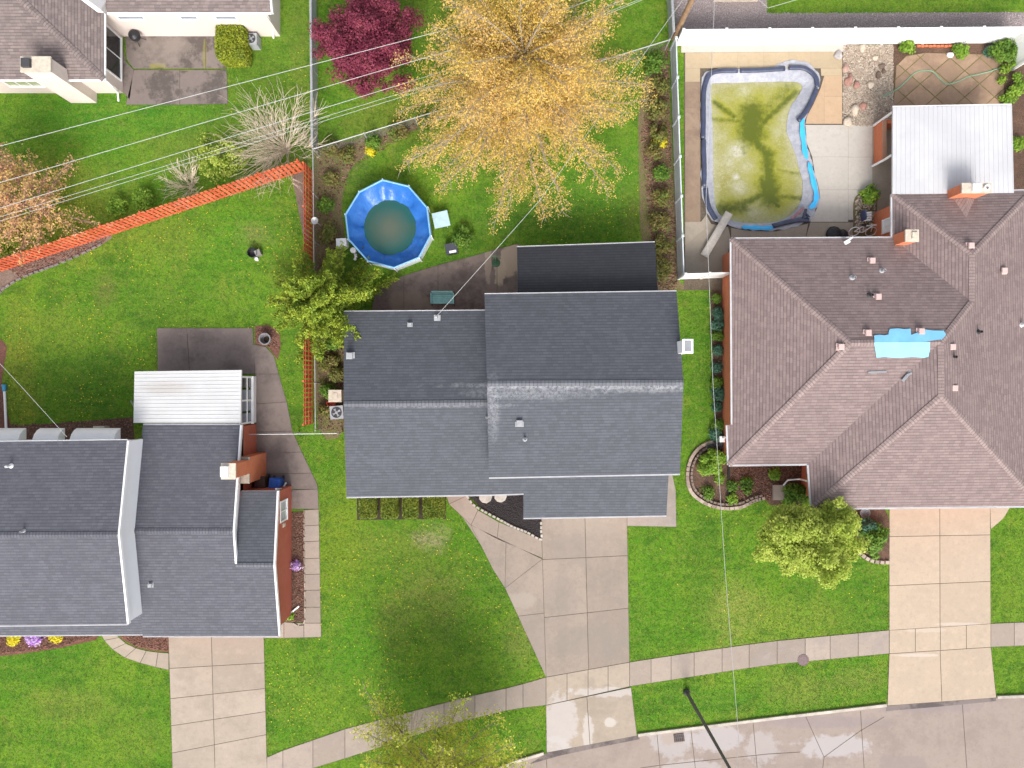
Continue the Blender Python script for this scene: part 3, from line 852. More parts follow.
def window(parent, c, w, h, normal='x', s=1, frame=None, glass=None, bars=0):
    """c is the centre on the wall face; the pane is set back in a raised frame"""
    m, g = MB(), MB()
    t, d = .09, .05
    def bx(mb, u, v, du, dv, dep, o=0):
        if normal == 'x': mb.box((c[0] + s * (dep / 2 + o), c[1] + u, c[2] + v), (dep, du, dv))
        else: mb.box((c[0] + u, c[1] + s * (dep / 2 + o), c[2] + v), (du, dep, dv))
    bx(m, 0, h / 2, w + t, t, d); bx(m, 0, -h / 2, w + t, t, d * 1.8)
    bx(m, -w / 2, 0, t, h - t * 1.05, d); bx(m, w / 2, 0, t, h - t * 1.05, d)
    for k in range(bars): bx(m, -w / 2 + w * (k + 1) / (bars + 1), 0, t * .6, h - t * 1.1, d * .8)
    bx(g, 0, 0, w - t * .9, h - t * .9, .012, .004)
    f = m.build('window', frame or M['white_paint'], parent)
    g.build('pane', glass or M['glass'], f)
    return f


WHITE = M['white_paint']
# ---- middle house
hm = thing('house', 'split level house with dark slate roofs and a shade-toned rear porch roof, in the middle', 'house', P(512, 400))
zLe, zLr, zRe, zRr = 2.7, 4.05, 4.1, 5.45
yLf = P(346, 495.5, zLe)[1]; yLr = P(344, 403, zLr)[1]
slopeF = (zLr - zLe) / (yLr - yLf)
zf_front = lambda x, y: zLe + (y - yLf) * slopeF
yLb = P(344, 311, zLe)[1]
slopeB = (zLr - zLe) / (yLb - yLr)
zf_back = lambda x, y: zLe + (yLb - y) * slopeB
yRf, yRr, yRb = P(580, 475.5, zRe)[1], P(580, 383.5, zRr)[1], P(580, 293.3, zRe)[1]
zf_rf = lambda x, y: zRe + (y - yRf) * (zRr - zRe) / (yRr - yRf)
zf_rb = lambda x, y: zRe + (yRb - y) * (zRr - zRe) / (yRb - yRr)
a, b, c_ = P(344, 312, zLe), P(343.5, 404, zLr), P(346.5, 497, zLe)
xin = P(492, 400, zLe)[0]
bk = (xin, P(485, 310.8, zLe)[1], zLe); rk = (xin, P(486, 402.5, zLr)[1], zLr)
ywall = P(580, 476, zRe)[1] + .38
fr = PZ(523.5, 493.6, zf_front)
g1, g2 = PZ(523.5, 518, zf_front), PZ(626, 516.5, zf_front)
g2 = PZ(666.5, 515.5, zf_front)
top_r = (g2[0] - .02, ywall, zf_front(0, ywall)); top_m = (fr[0], ywall, zf_front(0, ywall))
m_in = (xin, ywall, zf_front(0, ywall))
fl_in = (xin, P(488, 494.6, zLe)[1], zf_front(0, P(488, 494.6, zLe)[1]))
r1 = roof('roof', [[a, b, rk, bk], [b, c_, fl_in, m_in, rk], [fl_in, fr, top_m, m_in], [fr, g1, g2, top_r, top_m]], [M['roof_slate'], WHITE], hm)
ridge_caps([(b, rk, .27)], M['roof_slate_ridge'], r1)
A, B, C = P(484.5, 294.5, zRe), P(487, 383.5, zRr), P(489, 477.5, zRe)
D, E, F = P(676.6, 291.6, zRe), P(683.4, 382.6, zRr), P(680, 473.8, zRe)
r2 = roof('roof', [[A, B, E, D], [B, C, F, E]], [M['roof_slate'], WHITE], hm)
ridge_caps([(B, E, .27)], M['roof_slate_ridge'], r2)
zb0, zb1 = 3.55, 2.55
b1, b2 = P(517, 247.3, zb1), P(655, 242.5, zb1)
yb_in = P(580, 293, zRe)[1] - .45
b3, b4 = (P(657.5, 292, 3.3)[0], yb_in, zb0), (P(517.5, 292, 3.3)[0], yb_in, zb0)
roof('porch_roof', [[b1, b4, b3, b2]], [M['roof_shaded'], WHITE], hm)
gutters([(bk, a), (c_, fl_in), (fl_in, fr), (D, A), (C, F), (g1, g2), (b2, b1)], hm)
m = MB()
i = .38
m.prism([(a[0] + i, a[1] - i), (xin, a[1] - i), (xin, c_[1] + i), (a[0] + i, c_[1] + i)], 0, zLe - .17)
gable_wall(m, a[0] + i + .094, c_[1] + i + .006, zLe + .1 - .17, b[1], zLr - .17, a[1] - i - .006, zLe + .1 - .17, .2, .006)
m.prism([(g1[0] + .3, g1[1] + .3), (g2[0] - .25, g2[1] + .3), (g2[0] - .25, ywall - .01), (g1[0] + .3, ywall - .01)], 0, 2.1)
m.build('wall', M['brick_red'], hm)
m = MB()
rx0, rx1 = C[0] + .3, F[0] - .3
m.prism([(rx0, ywall), (rx1, ywall), (rx1, yRb - .38), (rx0, yRb - .38)], 0, zRe - .17)
gable_wall(m, rx0 + .094, ywall + .006, zRe + .1 - .17, yRr, zRr - .17, yRb - .386, zRe + .1 - .17, .2, .006)
gable_wall(m, rx1 - .094, ywall + .006, zRe + .1 - .17, yRr, zRr - .17, yRb - .386, zRe + .1 - .17, .2, .006)
m.prism([(b1[0] + .3, b1[1] - .3), (b2[0] - .25, b2[1] - .3), (b2[0] - .25, yRb - .39), (b1[0] + .3, yRb - .39)], 0, 2.3)
m.build('upper_wall', M['white_siding'], hm)
m = MB(); gx0, gx1 = P(541, 518)[0] + .2, P(627, 518)[0] - .2
for k in range(4): m.box(((gx0 + gx1) / 2, g1[1] + .28, .28 + k * .5), (gx1 - gx0, .04, .47))
m.build('garage_door', WHITE, hm)
# white metal chimney on the east wall
m = MB()
cx0, cx1 = P(684, 346, 6.3)[0] - .02, P(692.5, 346, 6.3)[0]
cy0, cy1 = P(690, 352.5, 6.3)[1], P(690, 340, 6.3)[1]
m.box(((cx0 + cx1) / 2, (cy0 + cy1) / 2, 3.1), (cx1 - cx0, cy1 - cy0, 6.2)); m.box(((cx0 + cx1) / 2, (cy0 + cy1) / 2, 6.23), (cx1 - cx0 + .1, cy1 - cy0 + .1, .07))
ch = m.build('chimney', M['white_siding'], hm)
m = MB(); m.box(((cx0 + cx1) / 2, (cy0 + cy1) / 2, 6.285), (cx1 - cx0 - .12, cy1 - cy0 - .12, .04)); m.build('chimney_cap', M['grey_metal'], ch)
box_vent(hm, 519.5, 423, zf_rf, .30, .2); pipe_vent(hm, 525, 439, zf_rf)
box_vent(hm, 350.5, 356, zf_back, .32, .3); box_vent(hm, 410, 325, zf_back, .20, .14); pipe_vent(hm, 487, 417, zf_front, .04, .3)
mx, my, mz = PZ(437.3, 318, zf_back)
m = MB(); m.box((mx, my, mz + .02), (.36, .34, .04)); m.tube([(mx, my, mz), (mx, my, mz + .75)], .04, 8); m.lathe((mx, my, mz + .75), [(.04, -.02), (.09, .0), (.08, .08), (.001, .12)], 10)
m.build('service_mast', M['vent_grey'], hm)
MAST = (mx, my, mz + .7)

# ---- left neighbour
hl = thing('house', 'grey shingled house with white patio cover, brick chimney and tall white gable wall', 'house', P(150, 540))
tE, tR, lE, lR = 4.5, 5.6, 2.7, 3.72
WX = -20.62
xl = -34.0
yTb, yTr, yTf = P(125, 440.5, tE)[1], P(115, 534.5, tR)[1], P(129, 624, tE)[1]
Ta, Tb, Tc = (WX, yTb, tE), (WX + .12, yTr, tR), (WX, yTf, tE)
Td, Te, Tf = (xl, yTb - .18, tE), (xl, yTr - .05, tR), (xl, yTf - .16, tE)
r1 = roof('roof', [[Ta, Td, Te, Tb], [Tb, Te, Tf, Tc]], [M['roof_grey'], WHITE], hl)
ridge_caps([(Te, Tb, .22)], M['roof_grey'], r1)
xr = -15.27
yBb, yBr, yBf = P(190, 425, lE)[1], P(190, 531, lR)[1], P(200, 636, lE)[1]
zf_lf = lambda x, y: lE + (y - yBf) * (lR - lE) / (yBr - yBf)
zf_lb = lambda x, y: lE + (yBb - y) * (lR - lE) / (yBb - yBr)
xe = -13.22
ex_r = PZ(255, 565, zf_lf)
yXr, zXr = ex_r[1], ex_r[2]
yXb = P(258, 491, 2.75)[1]
wl = WX - .12
q1, q2, q3, q4 = (wl + .02, yBb, lE), (xr, yBb, lE), (xr, yBr, lR), (wl, yBr, lR)
xe_f = xe + .12
e_f = (xe_f, yBf, lE); e_r = (xe_f - .06, yXr, zXr); i_r = (xr, yXr, zXr)
w_f = (wl, yBf, lE)
r2 = roof('roof', [[q1, q4, q3, q2], [q4, w_f, e_f, e_r, i_r, q3]], [M['roof_grey'], WHITE], hl)
r3 = roof('roof', [[i_r, e_r, (xe_f - .1, yXb, 2.7), (xr + .05, yXb, 2.7)]], [M['roof_slate'], WHITE], hl)
yPf = P(60, 634.5, 2.65)[1]
yPi = yTf + .45
r4 = roof('porch_roof', [[(wl - .01, yPi, zf_lf(0, yPi) - .02), (wl - .01, yPf, 2.62), (xl, yPf - .1, 2.62), (xl, yPi, zf_lf(0, yPi) - .02)]], [M['roof_grey'], WHITE], hl)
ridge_caps([(q4, q3, .2)], M['roof_grey'], r2); ridge_caps([(i_r, e_r, .2)], M['roof_slate_ridge'], r3, .24)
gutters([(Ta, Td), (Tf, Tc), (q2, q1), (w_f, e_f), ((xl, yPf - .1, 2.62), (wl - .01, yPf, 2.62))], hl)
strip_boards([(Tc, Tb), (Tb, Ta), (q3, q2), (i_r, q3), (e_f, e_r), (e_r, (xe_f - .1, yXb, 2.7))], hl, WHITE, .10)
m = MB()
gable_wall(m, WX - .12, yTf + .05, tE - .17, yTr, tR - .17, yTb - .05, tE - .17, .2, .0)
m.prism([(xl, yTf + .3), (WX - .24, yTf + .3), (WX - .24, yTb - .3), (xl, yTb - .3)], 0, tE - .17)
m.build('upper_wall', M['white_siding'], hl)
m = MB()
m.prism([(WX, yBf + .35), (xe - .06, yBf + .35), (xe - .06, yXb - .1), (xr - .05, yXb - .1), (xr - .05, yBb - .1), (WX, yBb - .1)], 0, lE - .17)
gable_wall(m, xe - .10, yBf + .34, lE - .13, yXr, zXr - .17, yXb - .09, lE - .15, .2)
m.build('wall', M['brick_red'], hl)
m = MB(); gable_wall(m, xr - .15, yBr - 3, lE - .17, yBr, lR - .17, yBb - .1, lE - .17, .2, lE - .6); m.build('gable', WHITE, hl)
window(hl, (xe - .0, P(0, 506)[1], 1.55), 1.15, 1.1, 'x', 1, None, plain('curtained_white_glass', (.42, .46, .46), .2, .15, 2, .6), 1)
m = MB(); m.box((xe + .02, P(0, 525, 1.5)[1], 1.5), (.08, .22, .34)); m.box((xe + .05, P(0, 525, 1.5)[1], 1.5), (.06, .16, .24)); m.build('wall_vent', M['stone_cap'], hl)
# enclosed porch with the white metal roof
pc = [P(134.5, 371.5, 2.45), P(241.5, 370, 2.45), (P(241, 425, 2.75)[0], yBb + .13, 2.80), (P(134, 425, 2.75)[0], yBb + .13, 2.80)]
m = MB()
n = 14
for k in range(n):
    t0, t1 = k / n, (k + 1) / n
    l0, l1 = Vector(pc[0]).lerp(Vector(pc[3]), t0), Vector(pc[0]).lerp(Vector(pc[3]), t1)
    s0, s1 = Vector(pc[1]).lerp(Vector(pc[2]), t0), Vector(pc[1]).lerp(Vector(pc[2]), t1)
    z = Vector((0, 0, .016)); e = (l1 - l0) * .8
    m.face([l0, s0, s0 + e, l0 + e][::1]); m.face([l0 + e, s0 + e, s0 + e * 1.1 + z, l0 + e * 1.1 + z]); m.face([l0 + e * 1.1 + z, s0 + e * 1.1 + z, s1 + z, l1 + z]); m.face([l1 + z, s1 + z, s1, l1])
z = Vector((0, 0, -.12))
for i in range(4):
    p, q = Vector(pc[i]), Vector(pc[(i + 1) % 4]); m.face([p + z, q + z, q, p])
m.face([Vector(p) + z for p in pc][::-1])
m.build('patio_cover', M['porch_roof'], hl)
m = MB()
px0, px1, py0, py1 = pc[0][0] + .2, -15.35, yBb + .0, pc[0][1] - .3
for x, y in ((px0, py1), (px1 - .05, py1), (px0, (py0 + py1) / 2), (px1 - .05, (py0 + py1) / 2), (px1 - .05, py0 + .05)): m.box((x, y, 1.2), (.1, .1, 2.4))
m.box((px1 - .05, (py0 + py1) / 2, .3), (.12, py1 - py0, .6)); m.box(((px0 + px1) / 2, py1, .3), (px1 - px0 - .16, .1, .6)); m.box((px1 - .05, (py0 + py1) / 2, 2.3), (.11, py1 - py0, .16))
pw = m.build('porch_frame', WHITE, hl)
Lw = (py1 - py0)
for k, gm in enumerate((M['pale_glass'], M['pale_glass'], M['pale_glass'], M['glass'])):
    m = MB(); yy = py0 + Lw * (k + .5) / 4
    m.box((px1 - .05, yy, 1.4), (.03, Lw / 4 - .12, 1.55)); m.build('porch_pane', gm, pw)
m = MB(); m.box((px1 + .03, (py0 + py1) / 2, .66), (.14, Lw + .1, .1)); m.box((px1 + .01, (py0 + py1) / 2, 1.45), (.05, Lw, .06)); m.build('sill', WHITE, pw)
# brick chimney on the east wall
m = MB()
sy0, sy1, by0, by1 = -5.02, -4.26, -5.56, -4.10
m.box((-15.02, (by0 + by1) / 2, 1.35), (.58, by1 - by0, 2.7))
m.box((-15.06, (sy0 + sy1) / 2, 3.72), (.68, sy1 - sy0, 2.03))
lc = m.build('chimney', M['brick'], hl)
gst = plain('grey_stone', (.26, .23, .19), .9, .25, 5)
m = MB(); m.box((-15.02, (by0 + sy0) / 2, 2.76), (.64, sy0 - by0 + .02, .12)); m.build('stone_shoulder', gst, lc)
m = MB(); m.box((-15.02, (by1 + sy1) / 2, 2.76), (.64, by1 - sy1 + .02, .12)); m.build('stone_shoulder', gst, lc)
m = MB(); m.box((-15.06, (sy0 + sy1) / 2, 4.79), (.78, sy1 - sy0 + .1, .1)); m.build('stone_band', M['stone_cap'], lc)
m = MB(); m.box((-15.22, (sy0 + sy1) / 2, 4.94), (.42, .6, .2), 0, 0, .92); m.build('chimney_cap', WHITE, lc)
pipe_vent(hl, 11, 466, lambda x, y: tE + (yTb - y) * (tR - tE) / (yTb - yTr), .06, .4, WHITE); pipe_vent(hl, 24, 531, lambda x, y: tE + (yTb - y) * (tR - tE) / (yTb - yTr), .05, .3); box_vent(hl, 151, 585, zf_lf, .2, .14)
for (xa, xb) in ((-8, 22), (36, 61), (73, 117)):       # rounded white window awnings under the rear eave
    m = MB(); A0, A1 = P(xa, 440, 3.2)[0], P(xb, 440, 3.2)[0]; yw = yTb - .3
    prof = [(.0, 3.55), (.28, 3.5), (.55, 3.36), (.76, 3.12), (.86, 2.85)]
    for (d0, z0), (d1, z1) in zip(prof[:-1], prof[1:]): m.face([(A0, yw + d0, z0), (A1, yw + d0, z0), (A1, yw + d1, z1), (A0, yw + d1, z1)][::-1])
    for x in (A0, A1): m.face([(x, yw, 2.85)] + [(x, yw + d, z) for d, z in prof])
    m.face([(A0, yw, 2.85), (A1, yw, 2.85), (A1, yw + .86, 2.85), (A0, yw + .86, 2.85)])
    m.build('window_awning', WHITE, hl)
m = MB(); m.tube([P(281, 621, .9), P(282, 620, .14), P(299, 606, .07)], .055, 8); m.build('downspout', WHITE, hl)
m = MB(); m.tube([P(276, 489, 2.5), P(284, 489, .5), P(286, 487, .1)], .05, 8); m.tube([P(281, 492, .4), P(286, 482.5, .35)], .05, 6); m.build('downspout', WHITE, hl)
m = MB(); m.tube([P(136, 409, 2.4), P(131, 401, .6)], .05, 8); m.build('downspout', M['grey_metal'], hl)

# ---- right neighbour: hip roofs
hr = thing('house', 'orange brick house with mauve hip roofs and grey metal awning, beside the swimming pool', 'house', P(880, 380))
E0, RM = 2.7, 4.85
p1, p2, p3, p3b = P(731.5, 239, E0), P(732.5, 425, E0), P(727.5, 425.3, E0), P(729, 465, E0)
k1, k2, k3 = P(850.5, 343, RM), P(941, 342, RM), P(941.5, 396, RM)
zB = lambda x, y: E0 + (p1[1] - y) * (RM - E0) / (p1[1] - k1[1])
v1 = P(892.5, 238, E0); j1 = PZ(972, 302, zB); RB = j1[2]; j2 = P(972.5, 254, RB)
w1, w2 = P(892.5, 194, E0), P(1033, 190.5, E0)
s1, s2 = P(1041, 506, E0), P(812, 508.5, E0)
u1 = P(808.5, 464, E0)
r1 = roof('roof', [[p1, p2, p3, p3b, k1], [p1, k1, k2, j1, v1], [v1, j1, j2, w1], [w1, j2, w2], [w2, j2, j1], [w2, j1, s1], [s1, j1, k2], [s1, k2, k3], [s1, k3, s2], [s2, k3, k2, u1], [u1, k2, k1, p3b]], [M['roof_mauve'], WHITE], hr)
ridge_caps([(p1, k1, .22), (p3b, k1, .22), (k1, k2, .3), (k2, k3, .3), (j1, j2, .3), (k2, j1, .22), (j2, w1, .22), (j2, w2, .22), (k3, s1, .22), (k3, s2, .22)], M['roof_mauve_cap'], r1, .34)
gutters([(v1, p1), (p1, p2), (p3, p3b), (p3b, u1), (u1, s2), (s2, s1), (w1, v1), (w2, w1), (s1, w2)], hr, None, .085)
m = MB(); o = .45
WXr = 12.62
m.prism([(WXr, p1[1] - o), (WXr, p2[1] - .1), (WXr - .0, p3b[1] + o), (u1[0] + .35, p3b[1] + o), (s2[0] + o + .1, u1[1] - .1), (s2[0] + o, s2[1] + o), (s1[0] - o, s2[1] + o), (s1[0] - o, w1[1] - o),
         (P(873, 230)[0], w1[1] - o), (P(873, 230)[0], p1[1] - o)], 0, E0 - .17)
m.build('wall', M['brick'], hr)
window(hr, (P(873, 230)[0], P(873, 226, 1.5)[1], 1.75), .75, 1.1, 'x', -1, None, WHITE, 1)
# chimneys
cx, cy = 21.74, 8.06
m = MB(); m.box((cx, cy, 3.2), (.68, .6, 1.4)); c1 = m.build('chimney', M['brick'], hr)
m = MB(); m.box((cx, cy, 3.94), (.74, .66, .09)); m.box((cx + .1, cy, 4.03), (.3, .34, .12)); m.build('chimney_cap', M['stone_cap'], c1)
cx2, cy2 = 25.17, 10.62
m = MB(); m.box((cx2, cy2, 3.2), (1.52, .48, 1.6)); c2 = m.build('chimney', M['brick'], hr)
m = MB(); m.box((cx2, cy2, 4.04), (1.6, .54, .09)); c3 = m.build('chimney_cap', M['stone_cap'], c2)
m = MB(); m.box((cx2 - .05, cy2, 4.155), (.46, .4, .14)); m.lathe((cx2 + .5, cy2, 4.085), [(.16, 0), (.16, .14), (.1, .14), (.1, .02)], 12); m.build('flue', WHITE, c3)
zD = lambda x, y: E0 + (w1[1] - y) * (RB - E0) / (w1[1] - j2[1])
zC = lambda x, y: E0 + (x - v1[0]) * (RB - E0) / (j1[0] - v1[0])
zB = lambda x, y: E0 + (p1[1] - y) * (RM - E0) / (p1[1] - k1[1])
zA = lambda x, y: E0 + (x - p1[0]) * (RM - E0) / (k1[0] - p1[0])
zE = lambda x, y: RB - (x - j1[0]) * (RB - E0) / (w2[0] - j1[0])
zH = lambda x, y: E0 + (y - p3b[1]) * (RM - E0) / (k1[1] - p3b[1])
m = MB()     # crickets behind the chimneys
q = [PZ(953, 199, zD), PZ(975, 199, zD), PZ(966, 218, zD)]
q = [(x, y, z + .02) for x, y, z in q]; mid = Vector(q[0]).lerp(Vector(q[1]), .5) + Vector((0, 0, .22))
for tri in ([q[0], q[2], mid], [q[2], q[1], mid]): m.face(tri, 0, roof_uv(tri)[1])
m.build('roof_cricket', M['roof_mauve_cap'], r1); m = MB()
q = [PZ(901, 244, zB), PZ(911, 241, zB), PZ(926, 261, zB)]
q = [(x, y, z + .02) for x, y, z in q]; mid = Vector(q[0]).lerp(Vector(q[1]), .5) + Vector((0, 0, .15))
for tri in ([q[0], q[2], mid], [q[2], q[1], mid]): m.face(tri, 0, roof_uv(tri)[1])
m.build('roof_cricket', M['roof_mauve_cap'], r1)
for (x, y, zf) in ((871, 261, zB), (877, 297, zB), (867, 333, zB), (920, 331.5, zB), (840, 347, zA), (951, 347, zE), (969.5, 246, zD), (1002.5, 271, zE), (953, 388, zE)):
    box_vent(hr, x, y, zf, .29, .17, M['pink_vent'])
for (x, y, zf, mm) in ((852, 278, zB, M['vent_grey']), (881.5, 271, zB, M['vent_grey']), (869.5, 295.5, zB, M['dark_metal']), (977.5, 332, zE, M['dark_metal']), (1020.5, 325, zE, WHITE), (952.5, 357, zE, M['dark_metal'])):
    pipe_vent(hr, x, y, zf, .075, .36, mm)
m = MB(); x, y, z = PZ(877, 372, zH); m.box((x, y, z + .03), (1.0, .1, .04), .05); m.build('metal_strip', M['grey_metal'], hr)
m = MB(); x, y, z = PZ(906, 376, zH); m.box((x, y, z + .06), (.7, .16, .06), .9); m.box((x + .1, y + .1, z + .12), (.3, .1, .05), .4); m.build('bent_flashing', M['grey_metal'], hr)
# metal awning over the rear patio
aw = [P(893, 107.5, 2.45), P(1012, 105.3, 2.45), P(1014, 193, 2.75), P(892.5, 194, 2.75)]
m = MB(); n = 26
A_, B_, C_, D_ = [Vector(p) for p in aw]
for k in range(n):
    t0, t1 = k / n, (k + 1) / n
    f0, f1, b0, b1_ = A_.lerp(B_, t0), A_.lerp(B_, t1), D_.lerp(C_, t0), D_.lerp(C_, t1)
    e, eb = (f1 - f0), (b1_ - b0); z = Vector((0, 0, .018))
    m.face([f0, f0 + e * .72, b0 + eb * .72, b0]); m.face([f0 + e * .72, f0 + e * .78 + z, b0 + eb * .78 + z, b0 + eb * .72])
    m.face([f0 + e * .78 + z, f0 + e * .94 + z, b0 + eb * .94 + z, b0 + eb * .78 + z]); m.face([f0 + e * .94 + z, f1, b1_, b0 + eb * .94 + z])
z = Vector((0, 0, -.12))
for p, q in ((A_, B_), (B_, C_), (C_, D_), (D_, A_)): m.face([p + z, q + z, q, p])
m.face([p + z for p in (D_, C_, B_, A_)])
awo = m.build('awning', M['awning'], hr)
for t_ in (.02, .5, .98):
    m = MB(); p = A_.lerp(B_, t_); m.box((p.x, p.y - .15, 1.16), (.1, .1, 2.32)); m.build('awning_post', WHITE, awo)
gutters([(B_, A_)], awo, WHITE, .1)
m = MB(); m.tube([P(892, 155, 2.35), P(884, 160, 1.3), P(872.5, 166, .15)], .07, 8); m.build('downspout', WHITE, hr)
m = MB(); m.tube([P(807, 481, 2.4), P(800, 479, 1.2), P(788, 480, .4), P(781, 488, .1)], .055, 8); m.build('downspout', WHITE, hr)
m = MB(); m.tube([P(729, 436, 2.3), P(724, 438, .8), P(721, 438, .1)], .05, 8); m.box(P(721, 439, .25), (.3, .35, .5)); m.build('meter_box', WHITE, hr)
m = MB(); m.tube([P(848, 243, 2.6), P(846, 242, 3.0)], .03); m.box(P(847, 242, 3.0), (.3, .2, .1), .5); m.tube([P(845, 242, 2.9), P(853, 237, 3.3)], .05); m.build('floodlight', WHITE, hr)
m = MB(); x, y, _ = P(781, 492); m.box((x, y, .12), (1.1, .9, .24)); m.build('doorstep', M['walk'], hr)

# ---- far left house
hf = thing('house', 'pink beige house with tan shingles, stucco chimney and sliding glass door, at the top corner', 'house', P(60, 60))
fE = 2.7
ec = P(104, 79.5, fE); xR = ec[0]; yS = ec[1]
yN = P(104, 12.5, fE)[1]
zfS = lambda x, y: fE + (y - yS) * .30
zfE_ = lambda x, y: fE + (xR - x) * .30
apx = 26.5 - 0
# hip: south slope and east slope meet on a 45 degree hip
hip = (xR - 7.5, yS + 7.5, fE + 7.5 * .30)
xW = -52.0
i1 = (xR, yN + .3, fE)
val = (xR - 5.2, yN + .3 + 5.2, fE + 5.2 * .30)
wE = P(271, 12, fE)[0]
wS = P(190, 12.3, fE)[1]
wr = (wE, wS + 5.2, fE + 5.2 * .3)
r1 = roof('roof', [[(xR, yS, fE), hip, (xR - 7.5, yS + 14, fE + 2.25), (xR, yS + 14, fE)], [(xW, yS, fE), (xW, yS + 7.5, fE + 2.25), hip, (xR, yS, fE)]], [M['roof_tan'], WHITE], hf)
r2 = roof('roof', [[(xR + .15, wS, fE), (wE, wS, fE), wr, (xR + .15, wS + 5.2, fE + 1.56)]], [M['roof_tan'], WHITE], hf)
ridge_caps([((xR, yS, fE), hip, .2)], M['roof_tan'], r1, .36)
gutters([((xW, yS, fE), (xR, yS, fE)), ((xR, yS, fE), (xR, wS - .05, fE)), ((xR + .15, wS, fE), (wE, wS, fE))], hf, WHITE)
strip_boards([((wE, wS, fE), wr)], hf, WHITE, .1)
m = MB()
m.prism([(xW, 17.45), (-23.34, 17.45), (-23.34, 20.85), (-13.9, 20.85), (-13.9, 34), (xW, 34)], 0, fE - .17)
m.build('wall', M['pink_siding'], hf)
m = MB()   # white gable rising over the inner corner
ga, gb, gc = P(76, -4, 3.6), P(97, 12, 3.3), P(104, 13, 2.72)
m.mesh([P(60, -16, 4.6), P(98, 12.5, 3.0), P(104, 13, 2.72), P(108, -4, 2.75), P(95, -16, 3.6), P(84, -3, 4.55), P(101, 10, 3.3)], [(0, 5, 6, 1), (1, 6, 2), (5, 4, 3, 6), (6, 3, 2)])
m.build('gable', WHITE, hf)
window(hf, (-23.34, 19.35, 1.25), 2.5, 1.95, 'x', 1, M['white_metal'], M['glass'], 1)
window(hf, (P(22, 87, 1.5)[0], 17.45, 1.5), 2.0, .95, 'y', -1, None, plain('curtained_glass', (.34, .36, .24), .2, .2, 3, .6), 2)
window(hf, (P(131, 30, 2.2)[0], 20.85, 2.2), 1.5, .35, 'y', -1, None, M['pale_glass'], 0)
window(hf, (P(189, 30, 2.2)[0], 20.85, 2.2), 1.0, .35, 'y', -1, None, M['pale_glass'], 0)
window(hf, (P(226, 30, 2.2)[0], 20.85, 2.2), 1.2, .35, 'y', -1, None, M['pale_glass'], 0)
m = MB(); m.mesh([(-26.45, 16.86, 0), (-24.9, 16.86, 0), (-24.9, 17.6, 0), (-26.45, 17.6, 0), (-26.45, 16.86, 4.2), (-24.9, 16.86, 4.2), (-24.9, 17.6, 4.2), (-26.45, 17.6, 4.2)], [(0, 1, 5, 4), (1, 2, 6, 5), (2, 3, 7, 6), (3, 0, 4, 7), (4, 5, 6, 7)])
cf = m.build('chimney', plain('pink_stucco', (.64, .55, .51), .9, .06, 4), hf)
m = MB(); m.box((-25.67, 17.23, 4.25), (1.64, .84, .1)); m.build('chimney_cap', M['stone_cap'], cf)
m = MB(); m.box((-26.1, 17.25, 4.4), (.46, .46, .2)); m.build('flue', M['dark_metal'], cf)
m = MB(); m.tube([P(104, 79, 2.6), P(112, 86, 1.8), P(117.5, 92, .5), P(118.5, 101, .1)], .055, 8); m.build('downspout', WHITE, hf)
m = MB(); m.tube([P(266, 13, 2.5), P(272, 24, 1.2), P(273.5, 38, .08)], .055, 8); m.build('downspout', WHITE, hf)
# sliver of a shed at the top of the photograph
sh = thing('shed', 'pale shed base on the gravel strip beyond the white vinyl fence', 'shed', P(735, 0))
m = MB(); x0, x1 = P(713, 0)[0], P(757, 0)[0]; m.box(((x0 + x1) / 2, P(0, 2)[1] + 1.2, .2), (x1 - x0, 2.4, .4)); m.build('base', M['stone_cap'], sh)
m = MB(); m.box(((x0 + x1) / 2, P(0, 2)[1] + 1.5, 1.2), (x1 - x0 - .3, 1.9, 1.6)); m.build('wall', M['white_siding'], sh)

for hp in ([(344, 312), (344, 497), (523, 495), (523, 516), (666, 516), (680, 474), (677, 293), (656, 245), (518, 246), (486, 300)],
           [(-200, 446), (132, 446), (134, 372), (256, 372), (258, 490), (290, 490), (290, 630), (-200, 630)],
           [(724, 240), (724, 462), (806, 462), (815, 502), (1100, 502), (1100, 110), (893, 110), (880, 240)],
           [(-300, 94), (123, 94), (123, 38), (280, 38), (280, -200), (-300, -200)]):
    BLOCK.append([P(*q)[:2] for q in hp])

# ------------------------------------------------------------------ fences
def picket_fence(a, b, h, label, side):
    """boards on the far side, three rails on the near side, posts between; side = +1/-1: which side the rails face"""
    a, b = Vector(P(*a)), Vector(P(*b))
    t = thing('wooden_fence', label, 'fence', a, 'red wooden fence runs')
    d = (b - a); Lh = d.length; d.normalize(); n = Vector((-d.y, d.x, 0)) * side
    rz = math.atan2(d.y, d.x)
    m = MB(); k = 0; s = 0.0
    while s < Lh - .1:
        p = a + d * (s + .09) - n * .03
        hh = h + rnd.uniform(-.035, .03)
        m.box((p.x, p.y, .05 + hh / 2), (.185, .022, hh), rz + rnd.uniform(-.03, .03)); s += .27 + rnd.uniform(-.015, .02)
    m.build('picket_panel', M['red_wood'], t)
    m = MB()
    for z in (.35, 1.0, h - .18):
        c = (a + b) / 2 + n * .015; m.box((c.x, c.y, z), (Lh, .04, .055), rz)
    m.build('rail', M['red_wood'], t)
    np_ = max(2, round(Lh / 2.4) + 1)
    for k in range(np_):
        p = a + d * (Lh * k / (np_ - 1)) - n * .09
        m = MB(); m.box((p.x, p.y, h / 2 + .02), (.09, .09, h + .04), rz); m.build('post', M['red_wood'], t)
    return t


picket_fence((-70, 296), (307, 171), 1.83, 'red stained picket fence running diagonally from the left edge to the bare shrub', -1)
picket_fence((313.5, 172), (313.5, 423), 1.83, 'red stained picket fence running beside the blue round pool, partly under the conifer', 1)


